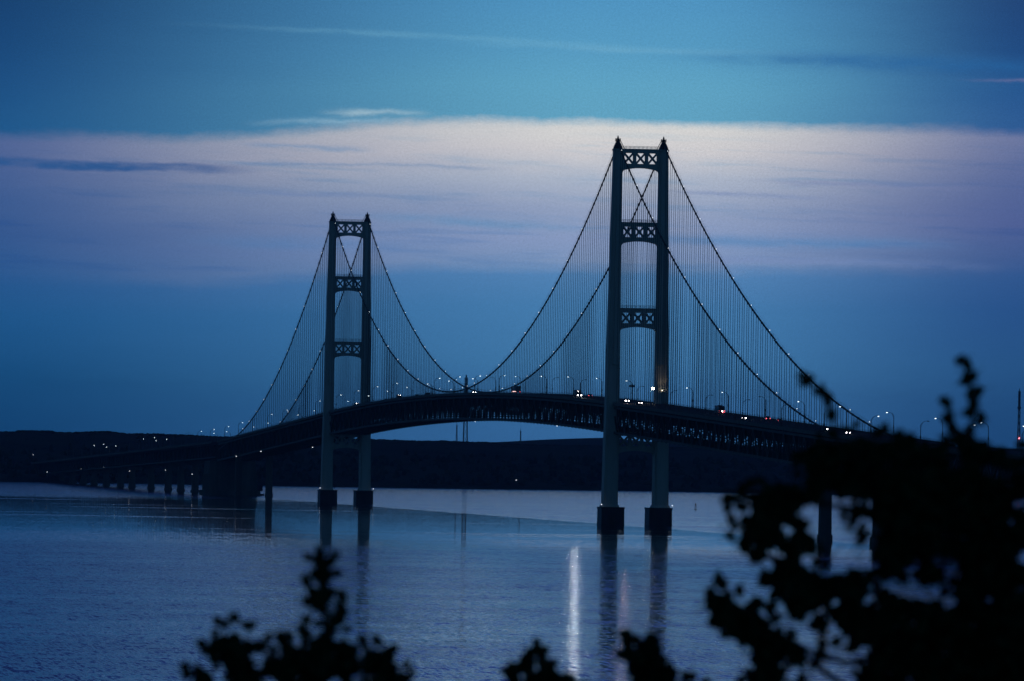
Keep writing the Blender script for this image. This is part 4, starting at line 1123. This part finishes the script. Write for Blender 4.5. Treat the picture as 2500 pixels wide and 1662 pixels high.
def build_tree(key, T):
    base = Vector(T['base'])
    lab, cat = TLAB[key]
    t = empty('tree', base, -YAW, label=lab, cat=cat)       # local x runs across the view, y away from it
    # trunk from the slope up into the crown, then limbs and twigs
    tw = [[Vector((p[0], 0, p[1])) for p in line] for line in T['twigs']]
    main = tw[0]
    top = main[-1]
    b = MB(); f0 = main[0]
    tp = [Vector((f0.x*.3, .1, -1.)), Vector((f0.x*.35, .05, f0.z*.35)), Vector((f0.x*.7, -.03, f0.z*.7)), f0]+main[1:]
    big = key == 'D'
    b.tube(tp, [max(.011, (.24 if big else .12)*(1-max(0, p.z-2)/(f0.z*(1.02 if big else 1.0)-2))**.8 if p.z < f0.z*(1.02 if big else 1.0) else .014-.0015*i) for i, p in enumerate(tp)], 8)
    b.build('trunk', M['bark'], t, smooth=True)
    for line in tw[1:]:
        s0 = line[0]
        k = min(range(len(tp)), key=lambda i: (tp[i]-s0).length + (0 if tp[i].z < s0.z+.2 else 5))
        dep = R2.uniform(-.35, .35)
        pts_ = [tp[k], tp[k].lerp(s0, .6)+Vector((0, dep*.5, -.05))]+[p+Vector((0, dep, 0)) for p in line]
        b = MB(); b.tube(pts_, [(.024 if big else .018)*(1-.8*i/(len(pts_)-1)) for i in range(len(pts_))], 6)
        b.build('branch', M['bark'], t, smooth=True)
    # the leaves that stand out singly against water and sky
    cnt = 0
    def single(p, dy, tip, nrm):
        nonlocal cnt
        o = bpy.data.objects.new('leaf', LEAF); COL.objects.link(o); o.parent = t
        u = tip.normalized(); n = (nrm-u*nrm.dot(u)).normalized(); w_ = n.cross(u)
        s = R2.uniform(.62, 1.0)
        o.matrix_local = Matrix(((u.x*s, w_.x*s, n.x*s, p[0]), (u.y*s, w_.y*s, n.y*s, dy), (u.z*s, w_.z*s, n.z*s, p[1]), (0, 0, 0, 1)))
        cnt += 1
    for p in T['leaves']:
        for k in range(1 if R2.random() < .6 else 2):
            q = (p[0]+R2.uniform(-.018, .018)*k, p[1]+R2.uniform(-.018, .018)*k)
            single(q, R2.uniform(-.25, .25), Vector((R2.uniform(-1, 1), R2.uniform(-.5, .5), R2.uniform(-1, .8))), Vector((R2.uniform(-.6, .6), -1, R2.uniform(-.6, .6))))
    # loose sprigs of a few leaves standing out of the outline
    seg = [(q[i], q[(i+1) % len(q)]) for q in T['polys']+T['holes'] for i in range(len(q))]
    seg = [s_ for s_ in seg if min(s_[0][1], s_[1][1]) > max(p[1] for q in T['polys'] for p in q)-(1.75 if big else .9)]
    tot = sum(math.dist(*s_) for s_ in seg)
    tg = MB()
    for s_ in seg:
        for k in range(int(math.dist(*s_)/.085+R2.random())):
            f = R2.random(); px_, pz_ = (s_[0][i]+(s_[1][i]-s_[0][i])*f for i in (0, 1))
            dy = R2.uniform(-.3, .3); a = R2.uniform(0, 6.28); r = R2.uniform(.02, .085)
            e = (px_+r*math.cos(a), pz_+r*abs(math.sin(a))*(.9 if R2.random() < .75 else -.6))
            tg.tube([(px_-(e[0]-px_), dy, pz_-.05), (px_, dy, pz_), (e[0], dy, e[1])], .0035, 4)
            for m_ in range(R2.choice((1, 1, 2))):
                if cnt < 250: single((e[0]+R2.uniform(-.03, .03)*m_, e[1]+R2.uniform(-.03, .03)*m_), dy, Vector((R2.uniform(-1, 1), R2.uniform(-.5, .5), R2.uniform(-1, .8))), Vector((R2.uniform(-.6, .6), -1, R2.uniform(-.6, .6))))
    tg.build('twigs', M['bark'], t, kind='stuff')
    # leaves all through the crown, denser inside
    polys = T['polys']; holes = T['holes']
    xs = [p[0] for q in polys for p in q]; zs = [p[1] for q in polys for p in q]
    x0, x1, z0, z1 = min(xs), max(xs), min(zs), max(zs)
    edge = MB(); inner = MB(); n = 0
    area = 0
    target = int((x1-x0)*(z1-z0)*(4200 if big else 3600))
    for i in range(target):
        p = (R2.uniform(x0, x1), R2.uniform(z0, z1))
        P4 = lambda mg: [p, (p[0]+mg, p[1]), (p[0]-mg, p[1]), (p[0], p[1]+mg), (p[0], p[1]-mg)]
        if not all(any(inside(v, q) for q in polys) for v in P4(.02 if big else .008)): continue
        if any(inside(v, q) for v in P4(.03) for q in holes): continue
        if mnoise.noise(Vector((p[0]*5.5, p[1]*5.5, 3.1))) < -.12 and R2.random() < .93 and any(not any(inside((p[0]+a, p[1]+c), q) for q in polys) or any(inside((p[0]+a, p[1]+c), q) for q in holes) for a, c in ((.2, 0), (-.2, 0), (0, .2), (0, -.2), (.14, .14), (-.14, .14))): continue
        dep = R2.gauss(0, .45) if big else R2.gauss(0, .25)
        tip = rvec(); nr = Vector((R2.uniform(-.8, .8), -1, R2.uniform(-.8, .8)))
        near = any(not any(inside((p[0]+a, p[1]+c), q) for q in polys) or any(inside((p[0]+a, p[1]+c), q) for q in holes) for a, c in ((.07, 0), (-.07, 0), (0, .07), (0, -.07)))
        if near and cnt < 290 and R2.random() < .3: single(p, dep*.5, tip, nr)
        else: leaf_shape(inner, Vector((p[0], dep, p[1])), R2.uniform(.06, .105), R2.uniform(.04, .07), tip, nr)
    # the crown below the picture, so the tree stands complete on the slope
    low = z0
    zlo = max(1.5, low-6.)
    cxm = (x0+x1)/2 if not big else x0+1.9
    for i in range(2600 if big else 900):
        z = R2.uniform(zlo, low+.1)
        rr = (1.6 if big else .75)*(.35+.65*math.sin(math.pi*min(1, (z-zlo)/(low-zlo+.01)*.75+.2)))
        a = R2.uniform(0, 6.28); q = rr*math.sqrt(R2.random())
        leaf_shape(inner, Vector((cxm+q*math.cos(a), q*math.sin(a)*.8, z)), .15, .11, rvec(), rvec())
    inner.build('foliage', M['leaf'], t, kind='stuff')
    return t


for key, T in TREES.items(): build_tree(key, T)

# ================================================================== evening haze
HAZE = 2.25e-5
if HAZE > 0:
    m = bpy.data.materials.new('evening_haze'); m.use_nodes = True
    n = NT(m.node_tree)
    p = n.node('ShaderNodeVolumePrincipled')
    p.inputs['Color'].default_value = (.5, .76, 1., 1); p.inputs['Anisotropy'].default_value = .72; p.inputs['Density'].default_value = HAZE
    o = n.node('ShaderNodeOutputMaterial'); n.nt.links.new(p.outputs[0], o.inputs['Volume'])
    b = MB(); b.box(-15500, 15500, -4300, 15000, -9, 185)
    h = b.build('haze', m, kind='stuff', label='thin blue evening haze over the strait', cat='haze')
